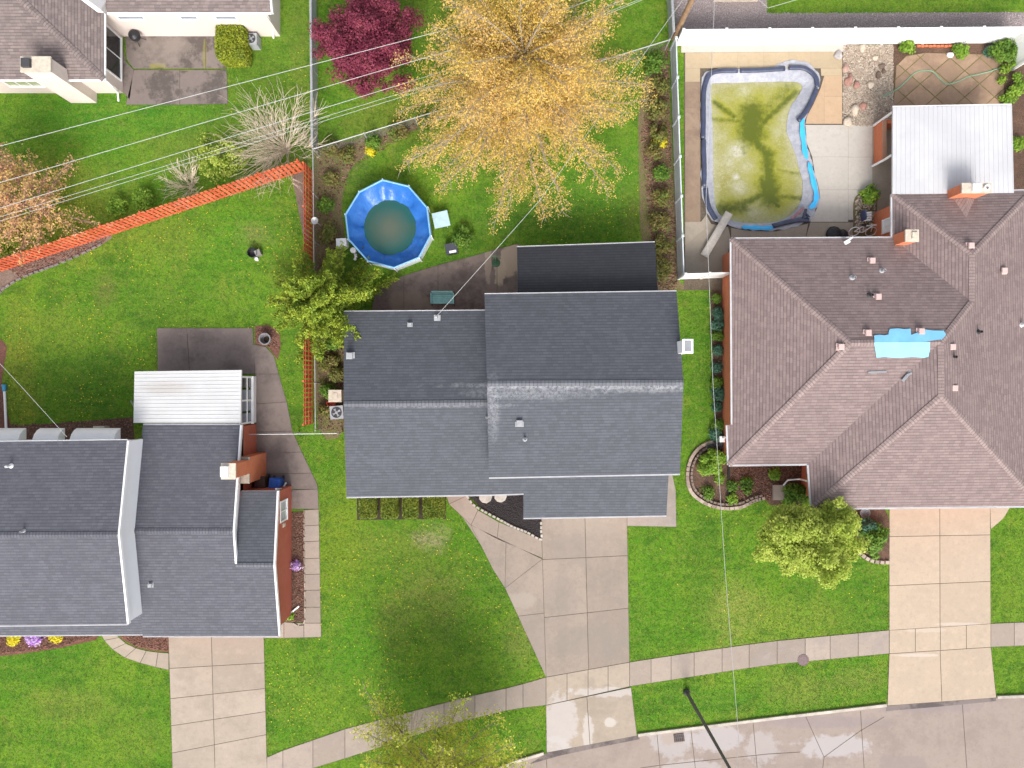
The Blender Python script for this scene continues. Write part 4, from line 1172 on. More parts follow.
def mesh_fence(a, b, h, label, rail=.035, bay=3.0, mat=None, slats=False):
    a, b = Vector(P(*a)), Vector(P(*b))
    t = thing('chain_link_fence', label, 'fence', a, 'chain link fences')
    d = b - a; Lh = d.length; d.normalize(); rz = math.atan2(d.y, d.x)
    mat = mat or M['galv']
    m = MB(); m.tube([a + Vector((0, 0, h)), b + Vector((0, 0, h))], rail, 8); m.build('top_rail', mat, t)
    n = max(2, round(Lh / bay) + 1)
    for k in range(n):
        p = a + d * (Lh * k / (n - 1))
        m = MB(); m.tube([p, p + Vector((0, 0, h + .05))], .035, 8); m.lathe((p.x, p.y, h + .05), [(.05, -.04), (.045, .02), (.001, .06)], 8); m.build('post', mat, t)
    m = MB()
    if slats:
        c = (a + b) / 2; m.box((c.x, c.y, h * .5), (Lh, .03, h * .94), rz)
    else:      # woven wire
        s = 0.0; cell = .12; w = .0035
        up = Vector((0, 0, 1)); hh = h - .06
        nn = Vector((-d.y, d.x, 0))
        while s < Lh:
            for sg in (1, -1):
                e = s + sg * hh * .9
                q0 = a + d * s + up * .04
                tt = 1.0
                if e > Lh: tt = (Lh - s) / (e - s)
                if e < 0: tt = s / (s - e)
                q1 = a + d * (s + (e - s) * tt) + up * (.04 + hh * tt)
                o = d * w * 1.2
                m.face([q0 - o, q0 + o, q1 + o, q1 - o])
            s += cell
    m.build('mesh_panel', mat, t)
    return t


mesh_fence((316, -40), (318, 152), 1.25, 'pale slatted chain link fence between the far house lawn and the plum shrub', .075, 2.4, M['vent_grey'], True)
mesh_fence((318.5, 153), (321, 429), 1.2, 'rusty grey chain link fence running just beside the red picket fence', .03, 3.0)
mesh_fence((319, 156), (665, 50), 1.25, 'chain link fence crossing behind the orange budding tree', .03, 3.0)
mesh_fence((256, 433), (343, 432), 1.2, 'short chain link fence crossing the side walk to the slate roofed house', .026, 2.6)
mesh_fence((665, -40), (669, 42), 1.25, 'pale rail chain link fence running up beside the leaning utility pole', .09, 2.4, M['vent_grey'], True)


def vinyl_fence(a, b, h, label, bay=2.46, mat=None, posts=True):
    a, b = Vector(P(*a)), Vector(P(*b))
    t = thing('vinyl_fence', label, 'fence', a, 'white vinyl fences')
    d = b - a; Lh = d.length; d.normalize(); rz = math.atan2(d.y, d.x); c = (a + b) / 2
    m = MB(); s = 0.0
    nb = max(2, int(Lh / .18)); st = Lh / nb
    for k in range(nb):
        p = a + d * (st * (k + .5)); m.box((p.x, p.y, h * .5 + .02), (st - .006, .03, h - .2), rz)
    m.build('panel', mat or M['white_vinyl'], t)
    m = MB(); m.box((c.x, c.y, .12), (Lh, .055, .16), rz); m.box((c.x, c.y, h - .05), (Lh, .07, .12), rz); m.build('rail', mat or M['white_vinyl'], t)
    n = max(2, round(Lh / bay) + 1)
    for k in range(n):
        p = a + d * (Lh * k / (n - 1))
        m = MB(); m.box((p.x, p.y, h / 2 + .03), (.13, .13, h + .06), rz); m.box((p.x, p.y, h + .09), (.17, .17, .06), rz, 0, .55); m.build('post', mat or M['white_vinyl'], t)
    return t


vinyl_fence((676, 45.5), (1004, 43), 1.85, 'long white vinyl privacy fence behind the swimming pool and gravel strip')
vinyl_fence((1004, 43), (1012, 70), 1.85, 'short white vinyl fence return at the green shrubs by the paved bed')
vinyl_fence((678, 279), (724, 277.5), 1.85, 'short white vinyl fence with gate joining the mauve roofed house by the narrow lawn', 1.3)
vinyl_fence((670.5, 50), (678, 279), 1.45, 'shaded white vinyl fence along the brown pool deck strip', 2.46, plain('shaded_vinyl', (.52, .56, .60), .5, .12, 2))  # white vinyl with its shade put into a bluish grey base colour

# low brick wall by the awning
bw = thing('brick_wall', 'low orange brick wing wall beside the grey metal awning', 'wall', P(873, 145))
m = MB(); x, y0, _ = P(875, 165); y1 = P(875, 126)[1]; m.box((x, (y0 + y1) / 2, .5), (.2, y1 - y0, 1.0)); x2 = P(892, 126)[0]; m.box(((x + x2) / 2 + .1, y1 - .1, .5), (x2 - x - .2, .2, 1.0)); m.build('masonry', M['brick'], bw)
m = MB(); m.box((x, (y0 + y1) / 2, 1.03), (.26, y1 - y0 + .06, .055)); m.build('coping', M['brick'], bw)

# ------------------------------------------------------------------ in-ground pool
pool = thing('swimming_pool', 'in-ground pool with murky green algae cover and navy water tubes round its rim', 'swimming pool', P(755, 150, -1.2))


def resample(poly, n):
    p = np.array([q[:2] for q in poly]); p = np.vstack([p, p[:1]])
    s = np.r_[0, np.cumsum(np.hypot(*np.diff(p, axis=0).T))]
    u = np.linspace(0, s[-1], n, endpoint=False)
    return np.c_[np.interp(u, s, p[:, 0]), np.interp(u, s, p[:, 1])]


NP = 220
ringO = np.array([P(a, b, 0)[:2] for a, b in smooth_line(POOL_O, 4, True)])
ringI = np.array([P(a, b, -.22)[:2] for a, b in smooth_line(POOL_I, 4, True)])
RO, RI = resample(ringO, NP), resample(ringI, 600)
idx = 0; near = []
rng = np.random.default_rng(3)
for p in RO:
    near.append(RI[np.argmin(((RI - p) ** 2).sum(1))])
near = np.array(near)
for _ in range(3): near = (np.roll(near, 1, 0) + 2 * near + np.roll(near, -1, 0)) / 4
m = MB()      # wrinkled vinyl apron from the deck over the rim down to the cover
NR = 9
ctr = RO.mean(0)
wob = np.convolve(rng.normal(0, 1, NP), [.25, .5, .25], 'same')
rows = []
for r in range(NR):
    t_ = r / (NR - 1)
    row = []
    for i in range(NP):
        q = RO[i] * (1 - t_) + near[i] * t_
        if r == 0: q = q + (q - ctr) / np.linalg.norm(q - ctr) * .06 * wob[i]
        z = (.055 if r == 0 else .075 if r == 1 else .07 - .29 * max(0, (t_ - .12) / .88) ** 1.2)
        z += rng.normal(0, .014) * (0 < r < NR - 1) + .018 * wob[(i * 3 + r * 17) % NP] * (0 < r < NR - 1)
        row.append((q[0], q[1], z))
    rows.append(row)
vs = [p for row in rows for p in row]
m.mesh(vs, [(r * NP + i, r * NP + (i + 1) % NP, (r + 1) * NP + (i + 1) % NP, (r + 1) * NP + i)[::-1] for r in range(NR - 1) for i in range(NP)])
t = NT('grey_pool_vinyl'); c = t.mix(t.ramp(t.noise(3, 5, .7), .4, .65), (.30, .31, .36), (.40, .41, .45)); t.bump(t.noise(9, 4, .7), .5, .05)
m.build('liner', t.done(c, .45, .4), pool, smooth=True)
# cover: fine grid clipped to the inner outline, algae thickness as a vertex colour
xs0, ys0 = ringI.min(0) - .35, ringI.max(0) + .35


def inside(poly, X, Y):
    r = np.zeros(X.shape, bool); j = len(poly) - 1
    for i in range(len(poly)):
        xi, yi, xj, yj = poly[i][0], poly[i][1], poly[j][0], poly[j][1]
        if yi != yj:
            r ^= ((yi > Y) != (yj > Y)) & (X < (xj - xi) * (Y - yi) / (yj - yi) + xi)
        j = i
    return r


cell = .05
gx, gy = np.arange(xs0[0], ys0[0], cell), np.arange(xs0[1], ys0[1], cell)
GX, GY = np.meshgrid(gx, gy)
keep = inside([tuple(p) for p in ringI * 1.0], GX + cell / 2, GY + cell / 2)
for p in RI: keep |= (GX - p[0]) ** 2 + (GY - p[1]) ** 2 < .28 ** 2
vid = -np.ones((len(gy) + 1, len(gx) + 1), int); vv = []; ff = []
for j, i_ in zip(*np.where(keep)):
    q = []
    for dj, di in ((0, 0), (0, 1), (1, 1), (1, 0)):
        if vid[j + dj, i_ + di] < 0:
            vid[j + dj, i_ + di] = len(vv); vv.append((xs0[0] + (i_ + di) * cell, xs0[1] + (j + dj) * cell, -.24))
        q.append(vid[j + dj, i_ + di])
    ff.append(q)
VV = np.array(vv)
SEG = [((754, 112), (753, 132), 13, 1.0), ((798, 90), (765, 120), 3.5, .8), ((790, 86), (770, 108), 8, .5), ((716, 100), (735, 114), 3, .75), ((714, 117), (745, 120), 2.5, .6), ((757, 140), (769, 152), 5, .85), ((769, 152), (771, 188), 7, .85), ((770, 182), (772, 196), 11, .95),
       ((768, 192), (740, 205), 4, .8), ((775, 194), (803, 197), 2.5, .7), ((746, 140), (745, 152), 3, .5), ((778, 168), (800, 172), 2, .5), ((745, 205), (722, 208), 7, .75), ((773, 199), (780, 205), 2, 1.0)]
dark = np.zeros(len(VV)); yel = np.zeros(len(VV))
for (a_, b_, r, k) in SEG:
    A2, B2 = np.array(P(*a_)[:2]), np.array(P(*b_)[:2]); d = B2 - A2
    t_ = np.clip(((VV[:, :2] - A2) @ d) / (d @ d), 0, 1)[:, None]
    ds = np.linalg.norm(VV[:, :2] - (A2 + t_ * d), axis=1) / (r * GS)
    dark = np.maximum(dark, k * np.exp(-(ds * .85) ** 2)); yel = np.maximum(yel, np.exp(-(ds / 2.3) ** 2) * min(1, k + .2))
bare = np.zeros(len(VV))
for (c0, r, k) in (((738, 150), 9, 1.0), ((745, 88), 9, .45), ((737, 176), 3.5, 1), ((741, 186), 8, .6), ((730, 160), 10, .4), ((748, 165), 8, .35), ((722, 135), 7, .3), ((757, 213), 14, .4), ((793, 165), 6, .2), ((779, 130), 6, .35)):
    ds = np.linalg.norm(VV[:, :2] - np.array(P(*c0)[:2]), axis=1) / (r * GS)
    bare = np.maximum(bare, k * np.exp(-ds ** 2))
dring = np.min(np.linalg.norm(VV[:, None, :2] - RI[None, ::6], axis=2), axis=1)
edge = np.exp(-(dring / .35) ** 2)
VV[:, 2] += -.05 * dark + .02 * bare
me = bpy.data.meshes.new('pool_cover'); off = pool.location
me.from_pydata([(p[0] - off.x, p[1] - off.y, p[2] - off.z) for p in VV], [], ff)
ca = me.color_attributes.new('algae', 'FLOAT_COLOR', 'POINT')
ca.data.foreach_set('color', np.c_[dark, yel, np.maximum(bare, edge * .35), np.ones(len(VV))].astype(np.float32).ravel())
me.polygons.foreach_set('use_smooth', [True] * len(me.polygons))
t = NT('algae_cover')
at = t.n.new('ShaderNodeVertexColor'); at.layer_name = 'algae'
sp = t.n.new('ShaderNodeSeparateColor'); t.link(at.outputs[0], sp.inputs[0])
c = t.mix(t.ramp(t.noise(2.2, 6, .75), .35, .65), (.235, .225, .045), (.33, .315, .15))
c = t.mix(t.ramp(t.noise(5, 6, .8, None, 1.5), .5, .72), c, (.46, .43, .31))
c = t.mix(t.math('MULTIPLY', sp.outputs[1], t.ramp(t.noise(1.6, 5, .7), .2, .55, .55, 1)), c, (.255, .26, .010))
c = t.mix(t.math('MULTIPLY', sp.outputs[2], t.ramp(t.noise(6, 6, .8), .3, .6)), c, (.52, .50, .47))
dk = t.ramp(t.math('ADD', sp.outputs[0], t.math('MULTIPLY', t.math('SUBTRACT', t.noise(3.2, 6, .75), .5), 1.3)), .25, .8)
c = t.mix(t.math('MULTIPLY', dk, .85), c, (.062, .085, .010))
me.materials.append(t.done(c, .35, .35))
o = bpy.data.objects.new('cover', me); COL.objects.link(o); o.parent = pool


def ribbon(pts, r, name, mat, z=.1, flat=.6):
    m = MB(); w = pl(smooth_line(pts, 5))
    w = [(x, y, z) for x, y, _ in w]
    m.tube(w, r, 8)
    m.v = [(x, y, z + (zz - z) * flat) for x, y, zz in m.v]
    return m.build(name, mat, pool, smooth=True)


NAVY = plain('navy_tube', (.045, .055, .10), .4, .3, 2, .5)
for pts in ([(702.5, 139), (702.8, 120), (703, 95), (705, 84), (709, 75.5), (718, 72), (737, 71.5)], [(739.5, 71.5), (760, 71), (784, 69.5)], [(788, 68.7), (800, 68.5), (808, 71.5), (815, 78.5), (816.5, 88)],
            [(815.5, 90), (811, 101), (805, 112), (797.5, 121.5)], [(703, 140.5), (703, 150), (703.5, 165), (704, 187)], [(705, 189), (707, 204), (711, 213), (715.5, 220)], [(772, 226.5), (785, 223), (798, 220.5), (808, 221)]):
    ribbon(pts, .15, 'water_tube', NAVY, .13, .6)
m = MB(); m.tube([P(804, 212, .15), P(809, 217, .2), P(803, 219, .14), P(806, 209, .2)], .09, 8); m.build('water_tube', NAVY, pool, smooth=True)
BLUE = plain('bright_blue_liner', (.05, .42, .80), .4, .12, 2, .5)
def flatband(pts, w, name, mat, z=.115):
    m = MB(); q = [Vector(p) for p in pl(smooth_line(pts, 5))]
    N = len(q)
    L0 = []
    for i in range(N):
        d = (q[min(i + 1, N - 1)] - q[max(i - 1, 0)]).normalized(); n = Vector((-d.y, d.x, 0))
        ww = w * (.85 + .15 * math.sin(i * 1.3)) * min(1, .35 + min(i, N - 1 - i) * .3)
        L0.append((q[i] - n * ww + Vector((0, 0, z + .012)), q[i] + Vector((0, 0, z + .045)), q[i] + n * ww + Vector((0, 0, z + .012))))
    for a_, b_ in zip(L0[:-1], L0[1:]):
        m.face([a_[0], b_[0], b_[1], a_[1]]); m.face([a_[1], b_[1], b_[2], a_[2]])
    return m.build(name, mat, pool, smooth=True)
flatband([(801.5, 118), (801.5, 130), (803.5, 148), (806, 160)], .17, 'liner_band', BLUE)
flatband([(808, 163), (812, 180), (815.5, 196), (813, 205), (808, 209)], .17, 'liner_band', BLUE)
flatband([(741, 227.5), (752, 228), (765, 228.7), (775, 227.5)], .15, 'liner_band', BLUE)
flatband([(790, 220), (797, 214), (803, 208)], .12, 'liner_band', plain('faded_red_band', (.30, .16, .18), .6, .3, 8))

# above-ground pool
rp = thing('round_pool', 'blue above-ground pool with sagging liner and low green water on the back lawn', 'pool', P(390, 226))
RIMZ = 1.2
V10 = [(382.6, 180), (408.6, 186.4), (427, 207.6), (430.4, 235.6), (418.8, 257.5), (394, 267.7), (368, 261), (348.5, 239), (345.7, 214.4), (359.4, 192)]
rim = [Vector(P(a_, b_, RIMZ)) for a_, b_ in V10]
cen = sum(rim, Vector()) / 10
ring = []
for i_ in range(10):
    for k in range(6): ring.append(rim[i_].lerp(rim[(i_ + 1) % 10], k / 6))
NRG = len(ring)
t = NT('blue_liner')
c = t.mix(t.ramp(t.noise(1.2, 4), .4, .65), (.018, .115, .40), (.028, .15, .47))
t.bump(t.noise(1.3, 3, .5), .5, .2)
BL = t.done(c, .32, .5)
watr = [Vector(P(390 + 25.5 * math.cos(2 * math.pi * (i_ / NRG)), 227.5 + 27 * math.sin(2 * math.pi * i_ / NRG), .42)) for i_ in range(NRG)]
# put the water ring in step with the rim
def nearest(p, ringw): return min(ringw, key=lambda q: abs(((math.atan2(q.y - cen.y, q.x - cen.x) - math.atan2(p.y - cen.y, p.x - cen.x) + math.pi) % (2 * math.pi)) - math.pi))
wr_ = [nearest(p, watr) for p in ring]
m = MB(); rows = []
rg = random.Random(5)
fold = [rg.uniform(-1, 1) * (1.0 if rg.random() < .45 else .2) for _ in range(NRG)]
for r in range(8):
    t_ = r / 7
    row = []
    for i_ in range(NRG):
        q = ring[i_].lerp(wr_[i_], t_ * 1.12)
        z = RIMZ - .03 - (RIMZ - .33) * (t_ ** .8) + fold[i_] * .15 * math.sin(math.pi * t_)
        row.append((q.x, q.y, z))
    rows.append(row)
m.mesh([p for row in rows for p in row], [(r * NRG + i_, r * NRG + (i_ + 1) % NRG, (r + 1) * NRG + (i_ + 1) % NRG, (r + 1) * NRG + i_) for r in range(7) for i_ in range(NRG)])
m.build('liner', BL, rp, smooth=True)
m = MB(); m.face([tuple(cen.lerp(Vector((q.x, q.y, .40)), 1.03).xy) + (.40,) for q in [ring[i_].lerp(wr_[i_], 1.02) for i_ in range(NRG)]])
t = NT('green_pool_water')
c = t.mix(t.ramp(t.noise(.7, 4), .4, .65), (.016, .088, .085), (.030, .085, .066)); c = t.mix(t.spot(P(391, 230), .8, 1.4, .2), c, (.085, .105, .08)); c = t.mix(t.ramp(t.noise(30, 2), .72, .76), c, (.3, .34, .3))
m.build('water', t.done(c, .2, .25), rp)
m = MB()
for i_ in range(10):
    a_, b_ = rim[i_], rim[(i_ + 1) % 10]
    m.face([(a_.x, a_.y, 0), (b_.x, b_.y, 0), (b_.x, b_.y, RIMZ - .02), (a_.x, a_.y, RIMZ - .02)])
m.build('wall', plain('pale_pool_wall', (.62, .66, .70), .5, .1), rp)
m = MB(); m.tube(rim + [rim[0]], .055, 8); m.build('rim_rail', plain('light_blue_rim', (.20, .42, .68), .4, .15, 3), rp)
for p in rim:
    m = MB(); d = Vector((p.x - cen.x, p.y - cen.y, 0)).normalized() * .05
    m.tube([(p.x + d.x, p.y + d.y, 0), (p.x + d.x, p.y + d.y, RIMZ + .03)], .035, 8); m.build('leg', M['white_metal'], rp)
BLOCK.append([P(390 + 47 * math.cos(a_ * .5), 226 + 47 * math.sin(a_ * .5))[:2] for a_ in range(13)])

# pool gear
o = thing('filter_box', 'white plastic skimmer box hanging beside the round blue pool', 'filter', P(342, 243))
m = MB(); x, y, _ = P(342, 243, .5); m.box((x, y, .32), (.58, .46, .64), .05, 0, .93); m.build('housing', WHITE, o)
m = MB(); m.box((x, y, .665), (.6, .48, .05), .05); m.box((x - .16, y - .1, .70), (.1, .1, .03)); m.build('lid', M['white_metal'], o)
o = thing('pool_pump', 'small white pool pump with hoses beside the round pool', 'pump', P(355, 252))
m = MB(); x, y, _ = P(354.5, 251.5); m.lathe((x, y, 0), [(.14, 0), (.14, .3), (.17, .32), (.17, .42), (.05, .46), (.001, .46)], 14); m.build('filter_can', WHITE, o)
m = MB(); m.tube([P(355, 252, .1), P(356, 257, .2), P(354.5, 260, .15)], .09, 8); m.build('motor', WHITE, o)
m = MB(); m.tube([P(356, 253, .3), P(360, 254, .5), P(362, 250, .8), P(364, 246, .9)], .03, 6); m.tube([P(355, 258, .2), P(358, 258, .3), P(362, 256, .4)], .03, 6); m.build('hose', M['dark_metal'], o)
o = thing('folding_table', 'pale blue square table standing on grass right beside the round pool', 'table', P(440, 220))
x, y, _ = P(441, 219.5, .6); m = MB(); m.box((x, y, .6), (.94, .92, .035), .22); m.box((x - .03, y + .08, .622), (.85, .02, .012), .35); m.build('tabletop', plain('pale_blue_top', (.40, .55, .60), .5, .12, 4), o)
for sx, sy in ((1, 1), (1, -1), (-1, 1), (-1, -1)):
    m = MB(); m.tube([(x + sx * .34, y + sy * .34, 0), (x + sx * .34, y + sy * .34, .585)], .018, 6); m.build('leg', M['white_metal'], o)
o = thing('storage_bin', 'dark grey lidded storage bin with a white sticker on the lawn edge', 'bin', P(451, 249))
x, y, _ = P(451.5, 248.5, .5); m = MB(); m.box((x, y, .27), (.66, .56, .54), .18, 0, 1.05); m.build('body', M['black'], o)
m = MB(); m.box((x, y, .56), (.74, .64, .06), .18, 0, .94); m.build('lid', plain('charcoal_lid', (.055, .058, .075), .5, .15), o)
m = MB(); m.box((x + .08, y - .2, .597), (.4, .14, .012), .18); m.build('sticker', WHITE, o)
# glider bench
o = thing('glider_bench', 'teal metal glider bench on the brown concrete patio', 'bench', P(442, 298))
x, y, _ = P(442.5, 297, .5)
m = MB()
for k in range(5): m.box((x, y - .34 + k * .11, .45), (1.24, .095, .03))
m.build('seat', M['teal'], o)
m = MB()
for k in range(4): m.box((x, y + .18 + k * .035, .52 + k * .11), (1.24, .03, .10))
m.build('backrest', M['teal'], o)
for sx in (-1, 1):
    m = MB(); m.box((x + sx * .66, y - .1, .64), (.06, .6, .04)); m.tube([(x + sx * .66, y - .36, .1), (x + sx * .66, y - .36, .63)], .02, 6); m.tube([(x + sx * .66, y + .16, .1), (x + sx * .66, y + .2, .85)], .02, 6); m.build('armrest', M['teal'], o)
    m = MB(); m.box((x + sx * .66, y - .06, .05), (.05, .85, .05)); m.box((x + sx * .8, y + .08, .3), (.28, .03, .03)); m.build('base', M['dark_metal'], o)
# green pole stand on patio
o = thing('umbrella_stand', 'dark green garden pole standing in a round base on the patio', 'pole', P(496, 263))
x, y, _ = P(496, 263); m = MB(); m.lathe((x, y, 0), [(.26, 0), (.26, .05), (.06, .12), (.05, .3), (.001, .3)], 16); m.build('base', plain('dark_green', (.04, .10, .05), .5, .2), o)
m = MB(); m.tube([(x, y, .1), (x - .02, y + .03, 2.3)], .025, 8); m.tube([(x - .35, y, 2.25), (x + .3, y, 2.25)], .018, 6); m.build('pole', plain('green_pole', (.06, .15, .07), .5, .2), o)

# air conditioners and boxes by the middle house
def ac_unit(px, py, s, h, label, rz=0):
    x, y, _ = P(px, py, h)
    o = thing('air_conditioner', label, 'air conditioner', (x, y, 0), 'outdoor air conditioners')
    m = MB(); m.box((x, y, h / 2), (s, s, h), rz); m.build('cabinet', M['vent_grey'], o)
    m = MB(); m.lathe((x, y, h + .004), [(s * .40, .0), (s * .40, .035), (s * .36, .035), (s * .36, .008), (.001, .008)], 20); m.build('fan_guard', M['dark_metal'], o)
    m = MB()
    for k in range(4):
        a = k * math.pi / 2 + .5
        m.mesh([(x + math.cos(a + d) * r, y + math.sin(a + d) * r, h + .02 + dz) for r, d, dz in ((.06, -.3, 0), (s * .33, -.25, 0), (s * .33, .35, .015), (.06, .4, .01))], [(0, 1, 2, 3)])
    m.lathe((x, y, h + .018), [(.09, 0), (.08, .03), (.001, .035)], 12)
    m.build('fan', M['grey_metal'], o)
    return o


ac_unit(336.5, 412.5, .78, .75, 'grey air conditioner with round fan beside the slate roofed house wall', .08)
ac_unit(251, 38.5, .66, .75, 'pale air conditioner standing beside the square green hedge at the far house')
o = thing('utility_box', 'pale square utility box above the red crate at the house wall', 'box', P(335, 396))
x, y, _ = P(335, 396, .9); m = MB(); m.box((x, y, .45), (.72, .68, .9)); m.build('body', plain('putty', (.50, .48, .43), .6, .1), o); m = MB(); m.box((x, y, .915), (.76, .72, .03)); m.box((x, y + .02, .945), (.3, .3, .035)); m.build('lid', M['stone_cap'], o)
o = thing('plastic_crate', 'small red plastic crate between the utility box and air conditioner', 'crate', P(331, 403))
x, y, _ = P(331, 403.5, .3); m = MB(); m.box((x, y, .03), (.5, .3, .04), .3)
for s_ in (-1, 1):
    m.box((x + s_ * .235 * math.cos(.3), y + s_ * .235 * math.sin(.3), .17), (.03, .3, .28), .3); m.box((x - s_ * .14 * math.sin(.3), y + s_ * .14 * math.cos(.3), .17), (.44, .025, .28), .3)
m.build('shell', M['red_plastic'], o)
# garden objects on the left lawn
o = thing('fire_bowl', 'black round fire bowl with a white tub on the left back lawn', 'fire bowl', P(253, 253))
x, y, _ = P(252, 252.5, .4); m = MB(); m.lathe((x, y, 0), [(.22, .02), (.28, .2), (.30, .42), (.27, .42), (.22, .2), (.001, .16)], 18); m.build('bowl', M['black'], o)
m = MB(); m.box((x + .32, y + .0, .2), (.3, .3, .4), .4, 0, 1.1); m.build('tub', plain('grey_tub', (.22, .21, .2), .6, .2), o)
m = MB(); m.lathe((x + .18, y - .35, 0), [(.10, 0), (.11, .2), (.001, .2)], 12); m.build('bucket', M['white_metal'], o)
o = thing('planter_pot', 'round grey empty pot on red mulch beside the rear slab', 'pot', P(265, 340))
x, y, _ = P(265, 339, .5); m = MB(); m.lathe((x, y, 0), [(.22, 0), (.32, .5), (.36, .5), (.36, .58), (.29, .58), (.26, .2), (.001, .18)], 20); m.build('pot', M['terracotta'], o)
m = MB(); m.lathe((x, y, .19), [(.265, .0), (.001, .02)], 16); m.build('soil_fill', M['soil'], o)
# bins
def wheelie(px, py, mat, label, rz):
    x, y, _ = P(px, py, 1.0)
    o = thing('wheelie_bin', label, 'bin', (x, y, 0), 'bins behind the garage wing')
    m = MB(); m.box((x, y, .5), (.52, .56, .95), rz, 0, 1.15); m.build('body', mat, o)
    m = MB(); m.box((x, y, 1.0), (.64, .70, .05), rz, 0, .9); m.box((x + .02, y, 1.04), (.34, .44, .03), rz, 0, .9); m.tube([(x - .28, y + .36, .98), (x + .28, y + .36, .98)], .025, 6); m.build('lid', mat, o)
    for s_ in (-1, 1):
        m = MB(); m.tube([(x + s_ * .24, y + .3, .12), (x + s_ * .31, y + .3, .12)], .12, 12); m.build('wheel', M['black'], o)
    return o


wheelie(259.5, 483, M['brown_bin'], 'brown wheeled bin tucked between the brick chimney and blue bin', .05)
wheelie(274, 484.5, M['blue_bin'], 'bright blue wheeled bin behind the low grey garage wing', -.1)
o = thing('heat_pump', 'small beige vent box on brown mulch near the white window awnings', 'vent box', P(99, 430))
x, y, _ = P(99, 430, .6); m = MB(); m.box((x, y, .3), (.6, .42, .6)); m.build('body', plain('beige_box', (.46, .40, .35), .6, .1), o); m = MB(); m.box((x, y, .615), (.66, .48, .03)); m.box((x - .02, y - .05, .64), (.3, .16, .03)); m.build('lid', M['stone_cap'], o)
o = thing('drain_pipe', 'long white drain pipe with a blue end lying beside red mulch at the left edge', 'pipe', P(5, 412))
m = MB(); m.tube([P(6.5, 436, .12), P(5.5, 412, .1), P(4.5, 391, .08)], .07, 10); m.build('pipe', WHITE, o); m = MB(); m.tube([P(4.5, 391.5, .08), P(4, 384.5, .08)], [.09, .14], 10); m.build('blue_end', plain('blue_fitting', (.06, .28, .45), .5, .1), o)
o = thing('charcoal_grill', 'black kettle grill against the pink beige house wall', 'grill', P(134, 36))
x, y, _ = P(135, 36, .7); m = MB(); m.lathe((x, y, 0), [(.12, .45), (.28, .58), (.33, .75), (.30, .9), (.15, 1.02), (.001, 1.05)], 18); m.build('kettle', M['black'], o)
for k in range(3):
    m = MB(); a = k * 2.1 + .3; m.tube([(x + .1 * math.cos(a), y + .1 * math.sin(a), .5), (x + .34 * math.cos(a), y + .34 * math.sin(a), 0)], .02, 6); m.build('leg', M['dark_metal'], o)
# right side yard
o = thing('garden_chair', 'white slatted garden chair by the rock bed beside the brick wall', 'chair', P(866, 217))
x, y, _ = P(867, 216, .5); m = MB()
for k in range(4): m.box((x + .05, y - .22 + k * .14, .44), (.5, .11, .03), .12)
m.build('seat', WHITE, o)
m = MB(); m.box((x - .3, y - .02, .7), (.08, .56, .55), .12); m.build('backrest', plain('navy_back', (.05, .06, .13), .6, .2), o)
for sx, sy in ((1, 1), (1, -1), (-1, 1), (-1, -1)):
    m = MB(); m.tube([(x + .03 + sx * .24, y + sy * .24, 0), (x + .03 + sx * .24, y + sy * .24, .43)], .022, 6); m.build('leg', WHITE, o)
o = thing('bicycle', 'white bicycle leaning by the roof edge next to the brick wall', 'bicycle', P(865, 231))
x, y, _ = P(864, 231, .5)
def tyre(cx, cy, cz, r, tilt):
    m = MB(); pts = []
    for k in range(21):
        a = k * 2 * math.pi / 20; pts.append((cx + r * math.cos(a), cy + r * math.sin(a) * math.sin(tilt), cz + r * math.sin(a) * math.cos(tilt)))
    m.tube(pts, .03, 6, caps=False); return m
for dx in (-.5, .5):
    w_ = tyre(x + dx, y, .33, .31, .75).build('wheel', WHITE, o)
m = MB()
for q in ([(-.5, 0, .33), (0, -.05, .35)], [(0, -.05, .35), (-.15, .25, .75)], [(0, -.05, .35), (.38, .25, .75)], [(-.15, .25, .75), (.38, .25, .75)], [(.5, 0, .33), (.36, .28, .85)], [(-.5, 0, .33), (-.15, .25, .75)], [(.2, .3, .92), (.36, .28, .85)], [(.5, .25, .95), (.36, .28, .85)]):
    m.tube([(x + a_, y + b_, c_) for a_, b_, c_ in q], .028, 6)
m.build('frame', WHITE, o)
m = MB(); m.box((x - .17, y + .28, .82), (.26, .13, .06)); m.build('saddle', M['black'], o)
o = thing('trash_bag', 'dark heap of rolled hose and bags at the roof edge behind the pool', 'bag', P(835, 236))
x, y, _ = P(833, 235); m = MB(); m.lathe((x, y, 0), [(.45, 0), (.5, .15), (.35, .32), (.12, .4), (.001, .4)], 12); m.lathe((x + .55, y, 0), [(.3, 0), (.33, .1), (.18, .25), (.001, .27)], 12); m.build('heap', M['black'], o, smooth=True)
# plank across the pool corner
o = thing('wooden_plank', 'long weathered white plank lying across the pool deck onto the cover edge', 'plank', P(716, 232))
a_, b_ = Vector(P(704, 256, .25)), Vector(P(729, 213, .25)); c_ = (a_ + b_) / 2; d = b_ - a_
m = MB(); m.box((c_.x, c_.y, .26), (d.length, .46, .12), math.atan2(d.y, d.x)); m.box((c_.x, c_.y, .335), (d.length - .1, .36, .03), math.atan2(d.y, d.x)); m.build('board', M['plank'], o)
m = MB(); m.box((a_.x + .15, a_.y + .2, .11), (.3, .4, .2), .5); m.box((b_.x - .3, b_.y - .45, .11), (.3, .4, .2), .5); m.build('block', M['plank'], o)
